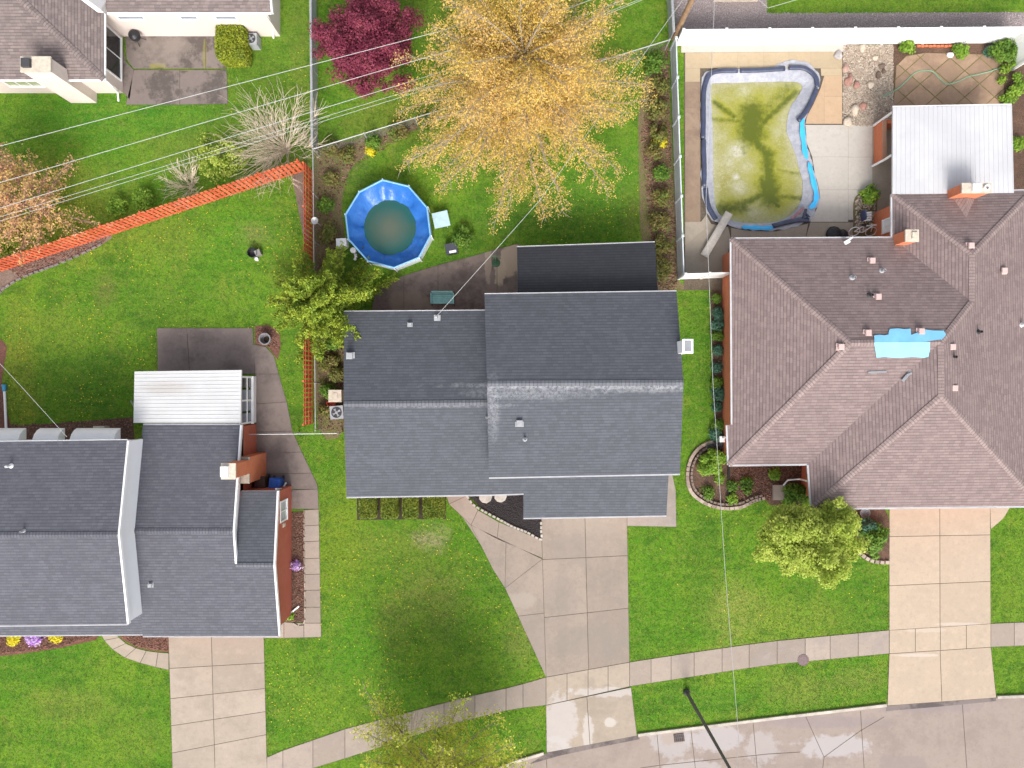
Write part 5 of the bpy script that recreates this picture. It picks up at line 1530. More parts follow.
# tarp on the roof, following both slopes at the ridge
o = thing('blue_tarp', 'bright blue tarp patch laid over the mauve roof ridge', 'tarp', PZ(908, 345, zB))
m = MB()
up = [(873.6, 335.6), (879, 334.8), (884, 335.4), (888, 334.5), (888.4, 331), (889.2, 329), (897, 328.4), (904, 329.2), (910, 328.7), (910.5, 335), (917, 332.5), (924.3, 329.5), (933, 330.6), (943, 330.7), (945.3, 334.6), (943, 338), (940.5, 342), (873.9, 342.4)]
yk = k1[1]
def on(px, py, lift=.04): x, y, z = PZ(px, py, zB); return (x, y, min(zB(x, y), RM) + lift + .02)
def onH(px, py, lift=.03): x, y, z = PZ(px, py, zH); return (x, y, min(zH(x, y), RM) + lift + .02)
m.face([on(*p) for p in up][::-1]); lowp = [(873.9, 342.4), (940.5, 342), (929.3, 343.2), (928, 357), (876, 357.5), (874, 345)]
m.face([onH(873.9, 342.4), onH(929.3, 342.1), onH(929.5, 348), onH(928, 356.6), onH(924, 357.8), onH(912, 357), onH(897, 358), onH(884, 357), onH(876, 357.7), onH(875.2, 352), onH(874, 345)][::-1])
tp = m.build('sheet', M['tarp'], o)

# street lamp, manhole, drain
o = thing('street_lamp', 'tall brown street lamp rising from the verge beside the storm drain', 'street lamp', P(686, 691))
x, y, _ = P(686.5, 692); m = MB(); m.lathe((x, y, 0), [(.2, 0), (.2, .12), (.13, .2), (.001, .22)], 14); m.build('base', M['dark_metal'], o)
m = MB(); m.tube([(x, y, .1), (x, y, 4.5), (x, y, 9.4)], [.11, .09, .07], 10); m.build('pole', M['pole_metal'], o)
m = MB(); m.tube([(x, y, 9.3), (x + .1, y - 1.0, 9.9), (x + .15, y - 2.2, 10.1)], .045, 8); m.build('arm', M['pole_metal'], o)
m = MB(); m.box((x + .16, y - 2.45, 10.08), (.3, .7, .14), 0, 0, .8); m.build('lamp_head', M['grey_metal'], o)
LAMPT = (x, y, 9.35)
o = thing('manhole_cover', 'round brown manhole cover at the sidewalk edge', 'manhole cover', P(803, 660)); x, y, _ = P(803, 660)
m = MB(); m.lathe((x, y, .0), [(.34, 0), (.34, .045), (.31, .045), (.30, .038), (.27, .038), (.26, .046), (.001, .046)], 28); m.build('lid', plain('brown_iron', (.17, .12, .12), .7, .25, 12), o)
o = thing('storm_drain', 'dark slotted storm drain grate in the road beside the kerb', 'drain', P(679, 737.5)); x, y, _ = P(679, 737.5)
m = MB(); m.box((x, y, .012), (.62, .50, .02), .13); m.build('pit', M['black'], o); m = MB()
for k in range(5): m.box((x - .24 + k * .12, y + (k - 2) * .016, .026), (.05, .48, .02), .13)
for k in (-1, 0, 1): m.box((x - k * .16 * .13, y + k * .2, .027), (.6, .05, .016), .13)
m.build('grate', plain('rusty_iron', (.10, .075, .07), .7, .3, 10), o)
# utility pole and wires
UP = P(674, 38)
o = thing('utility_pole', 'tall brown wooden utility pole leaning out at the pool fence corner', 'utility pole', UP)
m = MB(); m.tube([UP, (UP[0], UP[1], 9.6)], [.17, .12], 12); m.build('pole', M['pole_wood'], o)
m = MB(); m.box((UP[0], UP[1] + .02, 9.1), (.12, 2.3, .12), .0); m.build('crossarm', M['pole_wood'], o)


def wire(label, pts, r=.017, sag=0.0):
    """pts are 3D; sagging polyline"""
    m = MB(); out = []
    for a, b in zip(pts[:-1], pts[1:]):
        a, b = Vector(a), Vector(b)
        for k in range(24):
            t_ = k / 24; p = a.lerp(b, t_); p.z -= sag * 4 * t_ * (1 - t_); out.append(p)
    out.append(Vector(pts[-1]))
    m.tube(out, r, 5)
    o = m.build('power_line', M['cable'], loc=pts[0])
    return props(o, label, 'power line', 'overhead cables')


ux, uy = UP[0], UP[1]
def far(px, py, z): x, y, _ = P(px, py, z); return (x, y, z)
def ext(p, q, k): return tuple(q[i] + (q[i] - p[i]) * k for i in range(3))
for (lab, l0, l1, hz, zl) in (('uppermost pale cable, crossing the plum shrub from pole to left edge', (0, 146), (437, 32), 9.1, 8.7), ('second cable from the top, crossing the plum shrub to left edge', (0, 182.5), (475, 43), 8.2, 7.4),
                              ('third cable from the top, crossing lower edge of plum shrub to left edge', (0, 208), (441, 72), 7.2, 6.4), ('fourth cable from the top, passing just over the bare shrub', (97, 187), (421, 87), 6.6, 6.0), ('lowest thin cable, passing over the small bare shrub', (97, 191), (421, 91), 6.5, 5.9)):
    A0, B0 = far(*l0, zl), far(*l1, (zl + hz) / 2)
    wire(lab, [ext(B0, A0, .8), A0, B0, (ux, uy, hz)], (.0125 if hz > 7 else .0095))
wire('thin cable running from the utility pole to the slate roof mast', [(ux, uy, 7.6), far(540, 200, 5.2), MAST], .011, .05)
wire('long thin cable from the utility pole to the street lamp, crossing the front lawn', [(ux, uy, 8.8), far(706, 200, 8.0), far(713, 384, 7.7), far(725.5, 576, 7.9), far(738.5, 735, 8.6), LAMPT], .010)
wire('thin cable from the left edge to the roof with white window awnings', [far(-60, 300, 6.4), far(19, 384, 5.2), far(67, 437, 4.55)], .011)
wire('short pale cable over the top grass strip at the gravel', [(ux, uy, 8.0), far(768, 8, 8.2), far(830, -10, 8.4)], .01)
o = thing('fence_dish', 'small white dish mounted on the chain link fence beside the conifer', 'dish', P(316.5, 221)); x, y, _ = P(315, 221, 1.5)
m = MB(); m.lathe((x, y, 1.4), [(.02, .06), (.12, .10), (.20, .17), (.21, .18), (.11, .12), (.001, .08)], 18); m.build('bowl', M['galv'], o); m = MB(); m.tube([(x, y, 0), (x, y, 1.44)], .03, 8); m.tube([(x, y, 1.48), (x + .1, y - .1, 1.72)], .02, 6); m.build('post', M['galv'], o)
# hose on the paved bed
hz = [(x, y, .06) for x, y, _ in pl(smooth_line([(882, 97), (896, 90), (905, 82), (914, 73.5), (923, 71), (932, 72), (939, 79), (946, 84.5), (957, 82), (968, 77), (985, 73), (1000, 68)], 6))]
m = MB(); m.tube(hz, .035, 6); o = m.build('garden_hose', M['hose'], loc=hz[0]); props(o, 'pale green garden hose snaking across the diamond paved bed', 'hose')
# diamond paving stones as slabs cut by the bed outline
bpv = [P(a_, b_)[:2] for a_, b_ in ((893, 106), (896, 66), (906, 56), (925, 53), (1003, 55), (1004, 106))]
bm = bmesh.new()
vs_ = [bm.verts.new((*p, .03)) for p in bpv]; f_ = bm.faces.new(vs_)
if f_.normal.z < 0: f_.normal_flip()
for sgn, dx0 in ((1, 0), (-1, .55)):
    for k in range(-12, 14):
        c0 = Vector((P(945, 80)[0] + k * 1.78 + dx0, P(945, 80)[1], 0)); n = Vector((.66, sgn * .75, 0)).normalized()
        g = bm.verts[:] + bm.edges[:] + bm.faces[:]
        bmesh.ops.bisect_plane(bm, geom=g, plane_co=c0, plane_no=n)
m = MB()
for f in bm.faces:
    q = [v.co.copy() for v in f.verts]; c0 = sum(q, Vector()) / len(q)
    if f.calc_area() < .03: continue
    s = shrink([tuple(v) for v in q], .028)
    m.face([(p[0], p[1], .034) for p in s], 0)
bm.free()
m.face([(*p, .022) for p in (bpv if sum(bpv[i][0] * bpv[(i + 1) % 6][1] - bpv[(i + 1) % 6][0] * bpv[i][1] for i in range(6)) > 0 else bpv[::-1])], 1)
props(m.build('paved_bed', [concrete('brown_flagstone', (.36, .245, .165), .22, .5, (.26, .175, .125)), groundmix('mossy_joint', [(.16, .15, .04), (.22, .19, .07), (.1, .08, .04), (.3, .25, .12)])]), kind='structure')
o = thing('brick_edging', 'short row of orange bricks lying along the white fence above the paved bed', 'bricks', P(935, 46))
m = MB()
for k in range(9): x, y, _ = P(918 + k * 3.9, 46.5 + (k % 2) * .3); m.box((x, y, .06), (.2, .11, .1), rnd.uniform(-.1, .1))
m.build('bricks', M['brick'], o)
# rocks in the rock bed
rk_n = 0
def rock_mesh(rg, s):
    bm = bmesh.new(); bmesh.ops.create_icosphere(bm, subdivisions=2, radius=1)
    k = [rg.uniform(.7, 1.2) for _ in range(3)]; ph = [rg.uniform(0, 6) for _ in range(3)]
    for v in bm.verts:
        f = 1 + .18 * math.sin(v.co.x * 3 + ph[0]) + .15 * math.sin(v.co.y * 4 + ph[1]) + .12 * math.sin(v.co.z * 3.3 + ph[2])
        v.co = Vector((v.co.x * k[0], v.co.y * k[1], v.co.z * .6 * k[2])) * f * s
    return bm
ROCKS = [(846, 68, .22, 'r'), (850, 79, .26, 'b'), (847, 82, .2, 'b'), (857, 85, .22, 'b'), (863, 106, .30, 'b'), (847, 122, .26, 'p'), (855, 110, .3, 'p'), (838, 55, .3, 'g'), (871, 85, .2, 'p'), (882, 66, .2, 'd'), (878, 75, .2, 'd'), (884, 71, .16, 'd'), (862, 48, .22, 'p'), (950, 55, .2, 'w'), (875, 58, .18, 'p')]
kinds = {'r': ('pinkish rock', (.36, .24, .20)), 'b': ('brick red rock', (.33, .18, .145)), 'p': ('pale tan rock', (.48, .40, .32)), 'g': ('speckled grey boulder', (.36, .34, .34)), 'd': ('dark brown rock', (.14, .10, .08)), 'w': ('white rock', (.75, .70, .68))}
RM_ = {k: plain('rock_' + v[0].split()[0], v[1], .9, .3, 5) for k, v in kinds.items()}
where = ['on the gravel bed by the orange slab', 'on the gravel bed, left of its rust pieces', 'lowest of the pair at the slab edge', 'in the middle of the gravel bed', 'alone near the lower gravel bed', 'at the bottom corner of the gravel bed', 'near the bottom of the gravel bed', 'on the tan deck corner by the gravel bed', 'midway down the gravel bed edge', 'by the gravel bed and paving, upper one', 'by the gravel bed and paving, lower one', 'by the paving edge, smallest', 'at the top of the gravel bed by the fence', 'between two pale shrubs at the fence', 'in the upper gravel bed']
for i_, (px, py, s, kd) in enumerate(ROCKS):
    bm = rock_mesh(random.Random(i_), s); me = bpy.data.meshes.new('rock'); bm.to_mesh(me); bm.free(); me.materials.append(RM_[kd])
    for p in me.polygons: p.use_smooth = True
    o = bpy.data.objects.new('rock', me); COL.objects.link(o); o.location = P(px, py, .08); props(o, kinds[kd][0] + ' ' + where[i_], 'rock', 'rocks by the pool yard')


def scatter_in(poly, n, rg):
    p = np.array(poly); lo, hi = p.min(0), p.max(0)
    q = rg.uniform(lo, hi, (int(n * 2.5), 2)); k = inside(poly, q[:, 0], q[:, 1])
    return q[k][:n]


rg = np.random.default_rng(11)
def pebbles(name, polypx, n, s0, s1, mat, z=.02):
    q = scatter_in([P(a_, b_)[:2] for a_, b_ in polypx], n, rg); N = len(q)
    s = rg.uniform(s0, s1, N); a = rg.uniform(0, 6.28, N)
    base = np.array([(1, 0, 0), (0, .8, 0), (-1, 0, 0), (0, -.8, 0), (0, 0, .8)])
    c, sn = np.cos(a)[:, None], np.sin(a)[:, None]
    X = q[:, :1] + s[:, None] * (base[:, 0] * c - base[:, 1] * sn); Y = q[:, 1:] + s[:, None] * (base[:, 0] * sn + base[:, 1] * c); Z = z + s[:, None] * base[:, 2]
    v = np.stack([X, Y, Z], 2)
    tri = np.array([(0, 1, 4), (1, 2, 4), (2, 3, 4), (3, 0, 4)])
    me = bpy.data.meshes.new(name); V = v.reshape(-1, 3); F = (tri[None] + 5 * np.arange(N)[:, None, None]).reshape(-1, 3)
    me.from_pydata(V.tolist(), [], F.tolist()); me.materials.append(mat)
    o = bpy.data.objects.new(name, me); COL.objects.link(o); return props(o, kind='stuff')
pebbles('pebbles', [(843, 45), (893, 45), (893, 128), (843, 125)], 9000, .025, .085, M['rock'])
pebbles('pebbles', [(672, -12), (767, -12), (767, 13), (1030, 12), (1030, 29), (676, 33)], 5000, .02, .06, plain('grey_pebble', (.36, .31, .31), .9, .35, 9))
pebbles('pebbles', [(855, 196), (875, 194), (876, 222), (856, 236)], 220, .05, .13, M['rock'], .05)
mulch = NT('bark_chip'); M['chip'] = mulch.done(mulch.mix(mulch.ramp(mulch.island(), 0, 1), (.09, .045, .035), (.30, .17, .13)), .95, .1)
for pp, n in (([(-10, 634), (100, 634), (60, 647), (0, 654)], 2200), ([(117, 632), (168, 634), (168, 651), (136, 646)], 900), ([(736, 462), (808, 462), (808, 495), (765, 500), (725, 500)], 2600), ([(291, 513), (304, 513), (304, 621), (291, 621)], 900), ([(256, 327), (275, 328), (280, 350), (256, 343)], 400), ([(0, 264), (110, 235), (100, 246), (20, 277)], 1500), ([(10, 424), (132, 419), (132, 440), (10, 440)], 900)):
    pebbles('bark_mulch', pp, n, .025, .07, M['chip'], .015)
pebbles('bark_mulch', [(470, 495), (522, 495), (540, 520), (540, 536), (500, 518)], 1600, .025, .065, NT('black_chip').done((.05, .043, .045), .9, .2), .02)
pebbles('dead_leaves', [(640, 130), (668, 44), (670, 120), (678, 290), (656, 292)], 2600, .03, .08, M['chip'], .02)
pebbles('dead_leaves', [(318, 155), (440, 116), (350, 170), (342, 205), (340, 260), (346, 340), (346, 430), (318, 430)], 2600, .03, .08, M['chip'], .02)
# stone edging rows
def edging(pts, label, mat, step, s):
    o = thing('stone_edging', label, 'edging', P(*pts[0])); m = MB(); w = pl(smooth_line(pts, 8)); acc = 0; last = Vector(w[0])
    for a_, b_ in zip(w[:-1], w[1:]):
        a_, b_ = Vector(a_), Vector(b_); acc += (b_ - a_).length
        if acc >= step:
            acc = 0; d = b_ - a_
            m.box((b_.x, b_.y, s[2] / 2), (s[0], s[1], s[2]), math.atan2(d.y, d.x) + rnd.uniform(-.08, .08), 0, .9)
    m.build('stones', mat, o)
EDG = [(736, 441), (716, 441), (700, 447), (690, 460), (687, 478), (692, 493), (705, 503), (722, 508), (740, 507), (753, 501), (764, 498)]
edging(EDG, 'curved double row of tan edging stones round the corner flower bed', M['edging'], .17, (.27, .2, .14))
edging([(738, 444), (718, 444.5), (703, 450), (693.5, 462), (691, 477), (695, 490), (707, 499.5), (722, 504), (739, 503), (751, 498), (762, 495)], 'inner dark row of edging stones inside the corner flower bed', plain('dark_edge', (.20, .15, .125), .9, .3, 5), .2, (.2, .14, .18))
edging([(856, 549), (862, 555), (870, 560), (880, 562), (889, 562)], 'short curve of edging stones below the dark round shrub at the driveway', M['edging'], .27, (.25, .22, .14))
edging([(466, 494), (473, 504), (484, 511), (500, 519.5), (513, 526.5), (527, 532), (540.5, 539), (541, 530), (541, 520)], 'pale scalloped edging along the black mulch bed at the porch walk', M['edging_pale'], .21, (.2, .13, .13))
edging([(-30, 338), (-2, 296), (8, 286), (24, 277), (45, 269), (64, 262), (82, 254), (100, 245)], 'dark stone edging of the grey mulch bed below the red fence', plain('grey_edge', (.20, .17, .17), .9, .3, 5), .3, (.3, .1, .1))
edging([(291, 621.5), (304.5, 621.5), (304.5, 560), (304.5, 512)], 'thin concrete edging strip around the narrow mulch bed at the brick wall', M['edging'], .3, (.29, .07, .09))
for i_, (px, py, lab) in enumerate(((708, 444.5, 'leftmost of three'), (714, 443, 'middle of three'), (720, 443.5, 'rightmost of three'))):
    x, y, _ = P(px + 1, py + 2, .3); o = thing('flower_pot', 'small dark pot on the corner bed rim, ' + lab, 'pot', (x, y, 0), 'pots on the corner bed')
    m = MB(); m.lathe((x, y, 0), [(.1, 0), (.16, .3), (.13, .3), (.1, .2), (.001, .2)], 12); m.build('pot', M['dark_metal'], o)
x, y, _ = P(865, 513, .3); o = thing('flower_pot', 'grey ring shaped pot at the roof edge beside the driveway shrub', 'pot', (x, y, 0))
m = MB(); m.lathe((x, y, 0), [(.2, 0), (.28, .35), (.30, .35), (.22, .2), (.001, .18)], 16); m.build('pot', M['terracotta'], o)
m = MB(); w = [P(729, 460, .12), P(728.5, 478, .1), P(728, 496, .08)]; m.tube(w, .055, 8); o = m.build('drain_hose', M['black'], loc=w[0]); props(o, 'black drain hose lying straight across the corner flower bed', 'hose')
for (px, py, s, lab) in ((485.5, 496.5, .4, 'white stepping stone at the porch roof edge, left of two'), (500.5, 496, .38, 'white stepping stone at the porch roof edge, right of two')):
    x, y, _ = P(px, py); o = thing('stepping_stone', lab, 'stone', (x, y, 0), 'white stones in the black mulch'); m = MB()
    m.lathe((x, y, .02), [(s, 0), (s, .05), (s * .9, .06), (.001, .06)], 9); m.build('stone', M['edging_pale'], o)

# ------------------------------------------------------------------ trees and shrubs
class Leaves:
    def __init__(s): s.c = []; s.s = []; s.n = []

    def add(s, pts, size, nrm=None):
        s.c.append(np.asarray(pts, float)); s.s.append(np.full(len(pts), size) if np.isscalar(size) else size)
        s.n.append(np.zeros((len(pts), 3)) if nrm is None else nrm)

    def build(s, name, mat, parent, rg, up=.5, aspect=.55):
        c = np.vstack(s.c); sz = np.concatenate(s.s) * rg.uniform(.45, 1.5, len(c)); N = len(c)
        n = rg.normal(0, 1, (N, 3)); n[:, 2] = np.abs(n[:, 2]) + up
        n += np.vstack(s.n) * 1.6
        n /= np.linalg.norm(n, axis=1)[:, None]
        r = rg.normal(0, 1, (N, 3)); a = np.cross(n, r); a /= np.linalg.norm(a, axis=1)[:, None]; b = np.cross(n, a)
        a *= sz[:, None]; b *= (sz * aspect)[:, None]
        bend = n * (sz * .25)[:, None]
        v = np.stack([c - a, c + b + bend, c + a, c - b + bend], 1).reshape(-1, 3)
        return np_mesh(name, v, 4, mat, parent)


def limb(start, az, el, Lh, n, bend, rg, wob=.12):
    pts = [np.array(start, float)]; st = Lh / n
    for k in range(n):
        el += bend / n; az += rg.normal(0, wob); e2 = el + rg.normal(0, wob * .5)
        pts.append(pts[-1] + st * np.array([math.cos(az) * math.cos(e2), math.sin(az) * math.cos(e2), math.sin(e2)]))
    return pts, az, el


def tree(name, label, base, H, Rr, n_limbs, leaf, bark, seed, h0=.25, droop=-.8, tw=12, per=6, size=.08, jit=.13, trunk_r=.16, el=(.35, 1.1), twl=.42, group=None, up=.5, gap=0.0, dens=.16, cat='tree', shrink_top=.6, lean=(0, 0), azr=None, t0=.22, aspect=.55, flat=1.0, sub=True):
    rg = np.random.default_rng(seed)
    x, y, _ = base
    o = thing(name, label, cat, (x, y, 0), group)
    wd = MB(); lv = Leaves()
    wd.tube([(x, y, -.05), (x + lean[0] * .3, y + lean[1] * .3, H * .3), (x + lean[0] * .7, y + lean[1] * .7, H * .65), (x + lean[0], y + lean[1], H * .93)], [trunk_r * 1.25, trunk_r * .9, trunk_r * .5, trunk_r * .12], 9)
    for i in range(n_limbs):
        f = i / max(1, n_limbs - 1)
        hs = H * (h0 + (.9 - h0) * f)
        Lh = Rr * (1 - shrink_top * f) * rg.uniform(.78, 1.12)
        az = i * 2.39996 + rg.normal(0, .25)
        if azr and rg.random() < azr[2]: az = rg.uniform(azr[0], azr[1])
        e0 = el[0] + (el[1] - el[0]) * f
        tt = hs / (H * .93)
        st = (x + lean[0] * tt, y + lean[1] * tt, hs)
        pts, az1, _e = limb(st, az, e0, Lh, 9, droop * (1 - .4 * f), rg, .10)
        r0 = trunk_r * .42 * (1 - .55 * f)
        wd.tube(pts, list(np.linspace(r0, .012, len(pts))), 5)
        P_ = np.array(pts)
        for k in range(tw):
            u = t0 + (1 - t0) * (k + rg.random()) / tw
            fi = u * 9; i0 = min(int(fi), 8); p = P_[i0] + (P_[i0 + 1] - P_[i0]) * (fi - i0)
            sd = 1 if k % 2 else -1
            L2 = Rr * twl * (1.12 - u) * rg.uniform(.6, 1.2) + .25
            p2, _a, _b = limb(p, az1 + sd * rg.uniform(.35, 1.0), e0 * .3 + droop * .25 + rg.normal(0, .15), L2, 5, droop * .5, rg, .14)
            if sub and L2 > .5: wd.tube(p2, list(np.linspace(max(.012, r0 * .22), .006, 6)), 4, caps=False)
            if rg.random() < gap: continue
            Q = np.array(p2); m_ = max(2, int(L2 / dens))
            for q in range(m_):
                w = (q + rg.random()) / m_; fj = w * 5; j0 = min(int(fj), 4); c = Q[j0] + (Q[j0 + 1] - Q[j0]) * (fj - j0)
                jj = rg.normal(0, jit, (per, 3)); jj[:, 2] *= flat
                lv.add(c + jj, size)
    wd.build('trunk', bark, o)
    lv.build('crown', leaf, o, rg, up, aspect)
    return o


def clump_tree(name, label, base, ctr, rad, leaf, bark, seed, clumps=70, per=420, rc=.42, size=.07, trunk_r=.12, cat='tree', group=None, up=.6, shell=.75, sq=None, aspect=.6, stems=10):
    """dense crown of leaf clumps round an uneven ellipsoid"""
    rg = np.random.default_rng(seed)
    x, y, _ = base
    o = thing(name, label, cat, (x, y, 0), group)
    ctr = np.array(ctr); rad = np.array(rad)
    lv = Leaves(); wd = MB()
    ph = rg.uniform(0, 6.28, 6)
    for i in range(clumps):
        d = rg.normal(0, 1, 3); d[2] = abs(d[2]) * 1.0 - .25; d /= np.linalg.norm(d)
        a = math.atan2(d[1], d[0])
        lump = 1 + .12 * math.sin(3 * a + ph[0]) + .09 * math.sin(5 * a + ph[1]) + .06 * math.sin(9 * a + ph[2])
        rr = (shell + (1 - shell) * rg.random()) if rg.random() < .8 else rg.uniform(.2, .7)
        c = ctr + d * rad * lump * rr * (1 - rc / max(rad) * .6)
        k = rg.uniform(.7, 1.3)
        u_ = rg.normal(0, 1, (int(per * k), 3)); u_ /= np.linalg.norm(u_, axis=1)[:, None]
        ra = rc * k * (rg.random((len(u_), 1)) ** .45) * rg.uniform(.8, 1.25, (len(u_), 1))
        lv.add(c + u_ * ra * (1, 1, .75), size, u_)
        if i < stems: 
            b = np.array([x, y, ctr[2] * .3]); mid = (b + c) / 2 + rg.normal(0, .12, 3)
            wd.tube([b, mid, c], [trunk_r * .45, trunk_r * .3, .012], 5)
    wd.tube([(x, y, -.05), (x, y, max(.2, ctr[2] * .6))], [trunk_r * 1.2, trunk_r * .8], 8)
    wd.build('trunk', bark, o)
    lv.build('crown', leaf, o, rg, up, aspect)
    return o


def top(px, py, z): return P(px, py, z)


# the large orange budding tree
tree('budding_tree', 'very large tree with orange yellow spring buds and spreading drooping branches on the back lawn', P(521, 128), 10.5, 7.8, 80, L['orange'], M['bark_grey'], 21, h0=.24, droop=-.75, tw=32, per=7, size=.045, jit=.11, gap=.06, trunk_r=.26, el=(.22, 1.0), twl=.26, dens=.13, shrink_top=.52, t0=.07)
clump_tree('plum_shrub', 'large round plum red shrub behind the pale slatted fence', P(378, 66), top(368, 45, 2.0), (3.1, 2.95, 2.0), L['purple'], M['bark'], 5, 190, 300, .5, .056, .14, cat='shrub', shell=.5)
clump_tree('leafy_tree', 'round lime green tree in front of the mauve roofed house', P(800, 533), top(808, 541, 3.3), (3.3, 2.5, 2.0), L['lime'], M['bark'], 9, 150, 330, .42, .066, .13, shell=.6)
tree('conifer', 'feathery yellow green conifer beside the red fence and round pool', P(335, 307), 5.4, 3.8, 54, L['conifer'], M['bark'], 31, h0=.08, droop=-.2, tw=24, per=9, size=.075, jit=.05, trunk_r=.15, el=(.15, 1.2), twl=.15, dens=.09, shrink_top=.62, t0=.2, aspect=.38, sub=False)
tree('street_tree', 'sparse young yellow green street tree standing on the verge at the sidewalk', P(440, 746), 6.4, 6.2, 54, L['street'], M['bark_grey'], 44, h0=.28, droop=.15, tw=16, per=5, size=.07, jit=.15, trunk_r=.14, el=(.1, 1.0), twl=.34, dens=.16, shrink_top=.5, gap=.08)
tree('pink_tree', 'open tree with pinkish orange buds behind the red fence at the left edge', P(47, 213), 4.4, 4.1, 54, L['pinkbud'], M['bark_pink'], 51, h0=.08, droop=.1, tw=11, per=5, size=.06, jit=.1, trunk_r=.13, el=(.25, 1.1), twl=.3, dens=.18, shrink_top=.35, gap=.05)
tree('pink_tree', 'smaller pink budding tree cut by the left edge beyond the red fence', P(-8, 232), 3.6, 3.0, 26, L['pinkbud'], M['bark_pink'], 53, h0=.08, droop=.1, tw=9, per=5, size=.065, jit=.12, trunk_r=.1, el=(.25, 1.1), twl=.32, dens=.18, shrink_top=.35)


def bare_shrub(label, base, H, n, spread, seed, mat, bias=(0, 0), r=.016):
    rg = np.random.default_rng(seed)
    o = thing('bare_shrub', label, 'shrub', (base[0], base[1], 0), 'leafless shrubs by the red fence'); m = MB()
    for i in range(n):
        az = rg.uniform(0, 6.28); e = rg.uniform(.15, 1.2); Lh = H * rg.uniform(.6, 1.1)
        d = np.array([math.cos(az) * spread + bias[0], math.sin(az) * spread + bias[1]]); az = math.atan2(d[1], d[0])
        p, a, _ = limb((base[0] + rg.normal(0, .1), base[1] + rg.normal(0, .1), 0), az, e, Lh, 7, -.25, rg, .1)
        m.tube(p, list(np.linspace(r, .007, 8)), 4, caps=False)
        for k in range(7):
            u = rg.integers(2, 7); p2, _a, _e = limb(p[u], a + rg.choice((-1, 1)) * rg.uniform(.3, .8), e * .7, Lh * rg.uniform(.15, .4), 4, -.1, rg, .15)
            m.tube(p2, list(np.linspace(.010, .006, 5)), 3, caps=False)
    m.build('stems', mat, o)


bare_shrub('large pale leafless shrub with fanned twigs at the red fence corner', P(288, 150), 3.7, 95, 1.0, 61, M['bark_pale'], (-.65, .25), .012)
bare_shrub('small pale leafless shrub just above the red diagonal fence', P(192, 187), 1.9, 34, 1.0, 62, M['bark_pale'], (-.5, .5), .012)
bare_shrub('thin leafless twigs beside the pale slatted fence end', P(311, 146), 1.3, 16, 1.0, 63, M['bark_pale'], (-.2, .5), .01)


def bush(label, px, py, r, h, leaf, seed, name='shrub', n=None, cat='shrub', group=None, size=.06, per=170, ry=None):
    return clump_tree(name, label, P(px, py), P(px, py, h * .55)[:2] + (h * .5,), (r, ry or r, h * .55), leaf, M['bark'], seed, n or max(8, int(26 * r)), per, .24 + r * .06, size, .04, cat, group, stems=5)


bush('light yellow green bush between the two bare shrubs', 219, 157, 1.6, 1.3, L['lime'], 71, per=50)
bush('small fresh green bush above the red fence, left one', 116, 206, .6, .8, L['bright'], 72, per=70)
bush('small fresh green bush above the red fence, right one', 143, 200, .65, .8, L['bright'], 73, per=80)
bush('bright green ground shrub at the left edge under the pink tree', 6, 240, 1.1, .6, L['lime'], 74, per=80)
bush('round bright green shrub in the corner flower bed', 713, 461, .82, .9, L['bright'], 75, per=260)
bush('dark green round shrub at the driveway edge', 875, 538, .85, .9, L['green'], 76, per=240)
bush('small green plant below the dark round shrub', 872, 552, .5, .4, L['green'], 77)
bush('dark shrub beside the roof edge under the lime tree', 868, 527, .5, .8, L['bluegreen'], 78)
bush('green plant at the doorstep under the lime tree', 797, 493, .75, .8, L['green'], 79)
bush('pale lime rosette plant at the white fence, left of two', 908, 45.5, .42, .5, L['bright'], 80, size=.09, per=60)
bush('pale lime rosette plant at the white fence, right of two', 961, 51.5, .46, .5, L['bright'], 81, size=.09, per=60)
bush('blue green shrub at the fence corner above the paved bed', 1005, 51, .75, 1.0, L['green'], 82)
bush('bright green grassy clump right of the paved bed', 1011, 84, .65, .5, L['bright'], 83, ry=1.6)
bush('small bluish plant beside the fence corner shrub', 992, 51, .3, .3, L['bluegreen'], 84)
bush('green plant on brown soil beside the grey awning', 1017, 145, .45, .4, L['bright'], 85)
bush('small spiky shrub in the rock bed by the garden chair', 870, 194, .55, .6, L['bright'], 86, size=.09, per=60)
for i_, (px, py, r) in enumerate(((720, 478, .28), (732, 486, .34), (732, 499, .3), (748, 485, .42), (775, 474, .35), (707, 492, .45), (790, 502, .5))):
    bush(('tiny', 'low', 'small', 'leafy', 'sprouting', 'flat', 'dark')[i_] + ' green plant in the corner flower bed ' + ('near the round shrub', 'mid mulch', 'by the drain hose end', 'on red mulch', 'under the roof edge', 'inside the left stone curve', 'beside the lime tree')[i_], px, py, r, .3, L['green'] if i_ % 2 else L['bright'], 90 + i_, per=60, group='low plants in the corner bed')
for i_, (py, r) in enumerate(((300, .3), (312, .32), (325, .36), (338, .3), (352, .34), (366, .33), (381, .34), (395, .36), (409, .3), (424, .42), (434, .4))):
    bush('%s bluish green plant along the orange brick side wall' % ('first', 'second', 'third', 'fourth', 'fifth', 'sixth', 'seventh', 'eighth', 'ninth', 'tenth', 'lowest')[i_], 716.8 + (i_ * 7 % 5) * .5, py + (i_ * 3 % 4) - 1.5, r * (.75 + .2 * (i_ * 5 % 4)), .4, L['bluegreen'] if i_ % 3 else L['green'], 110 + i_, per=90, group='plants along the brick wall')
VL = [(655, 62, .8), (661, 85, .6), (657, 108, .7), (659, 132, .6), (657, 150, .55), (662, 172, .5), (662, 198, .65), (660, 222, .7), (662, 246, .7), (662, 268, .75)]
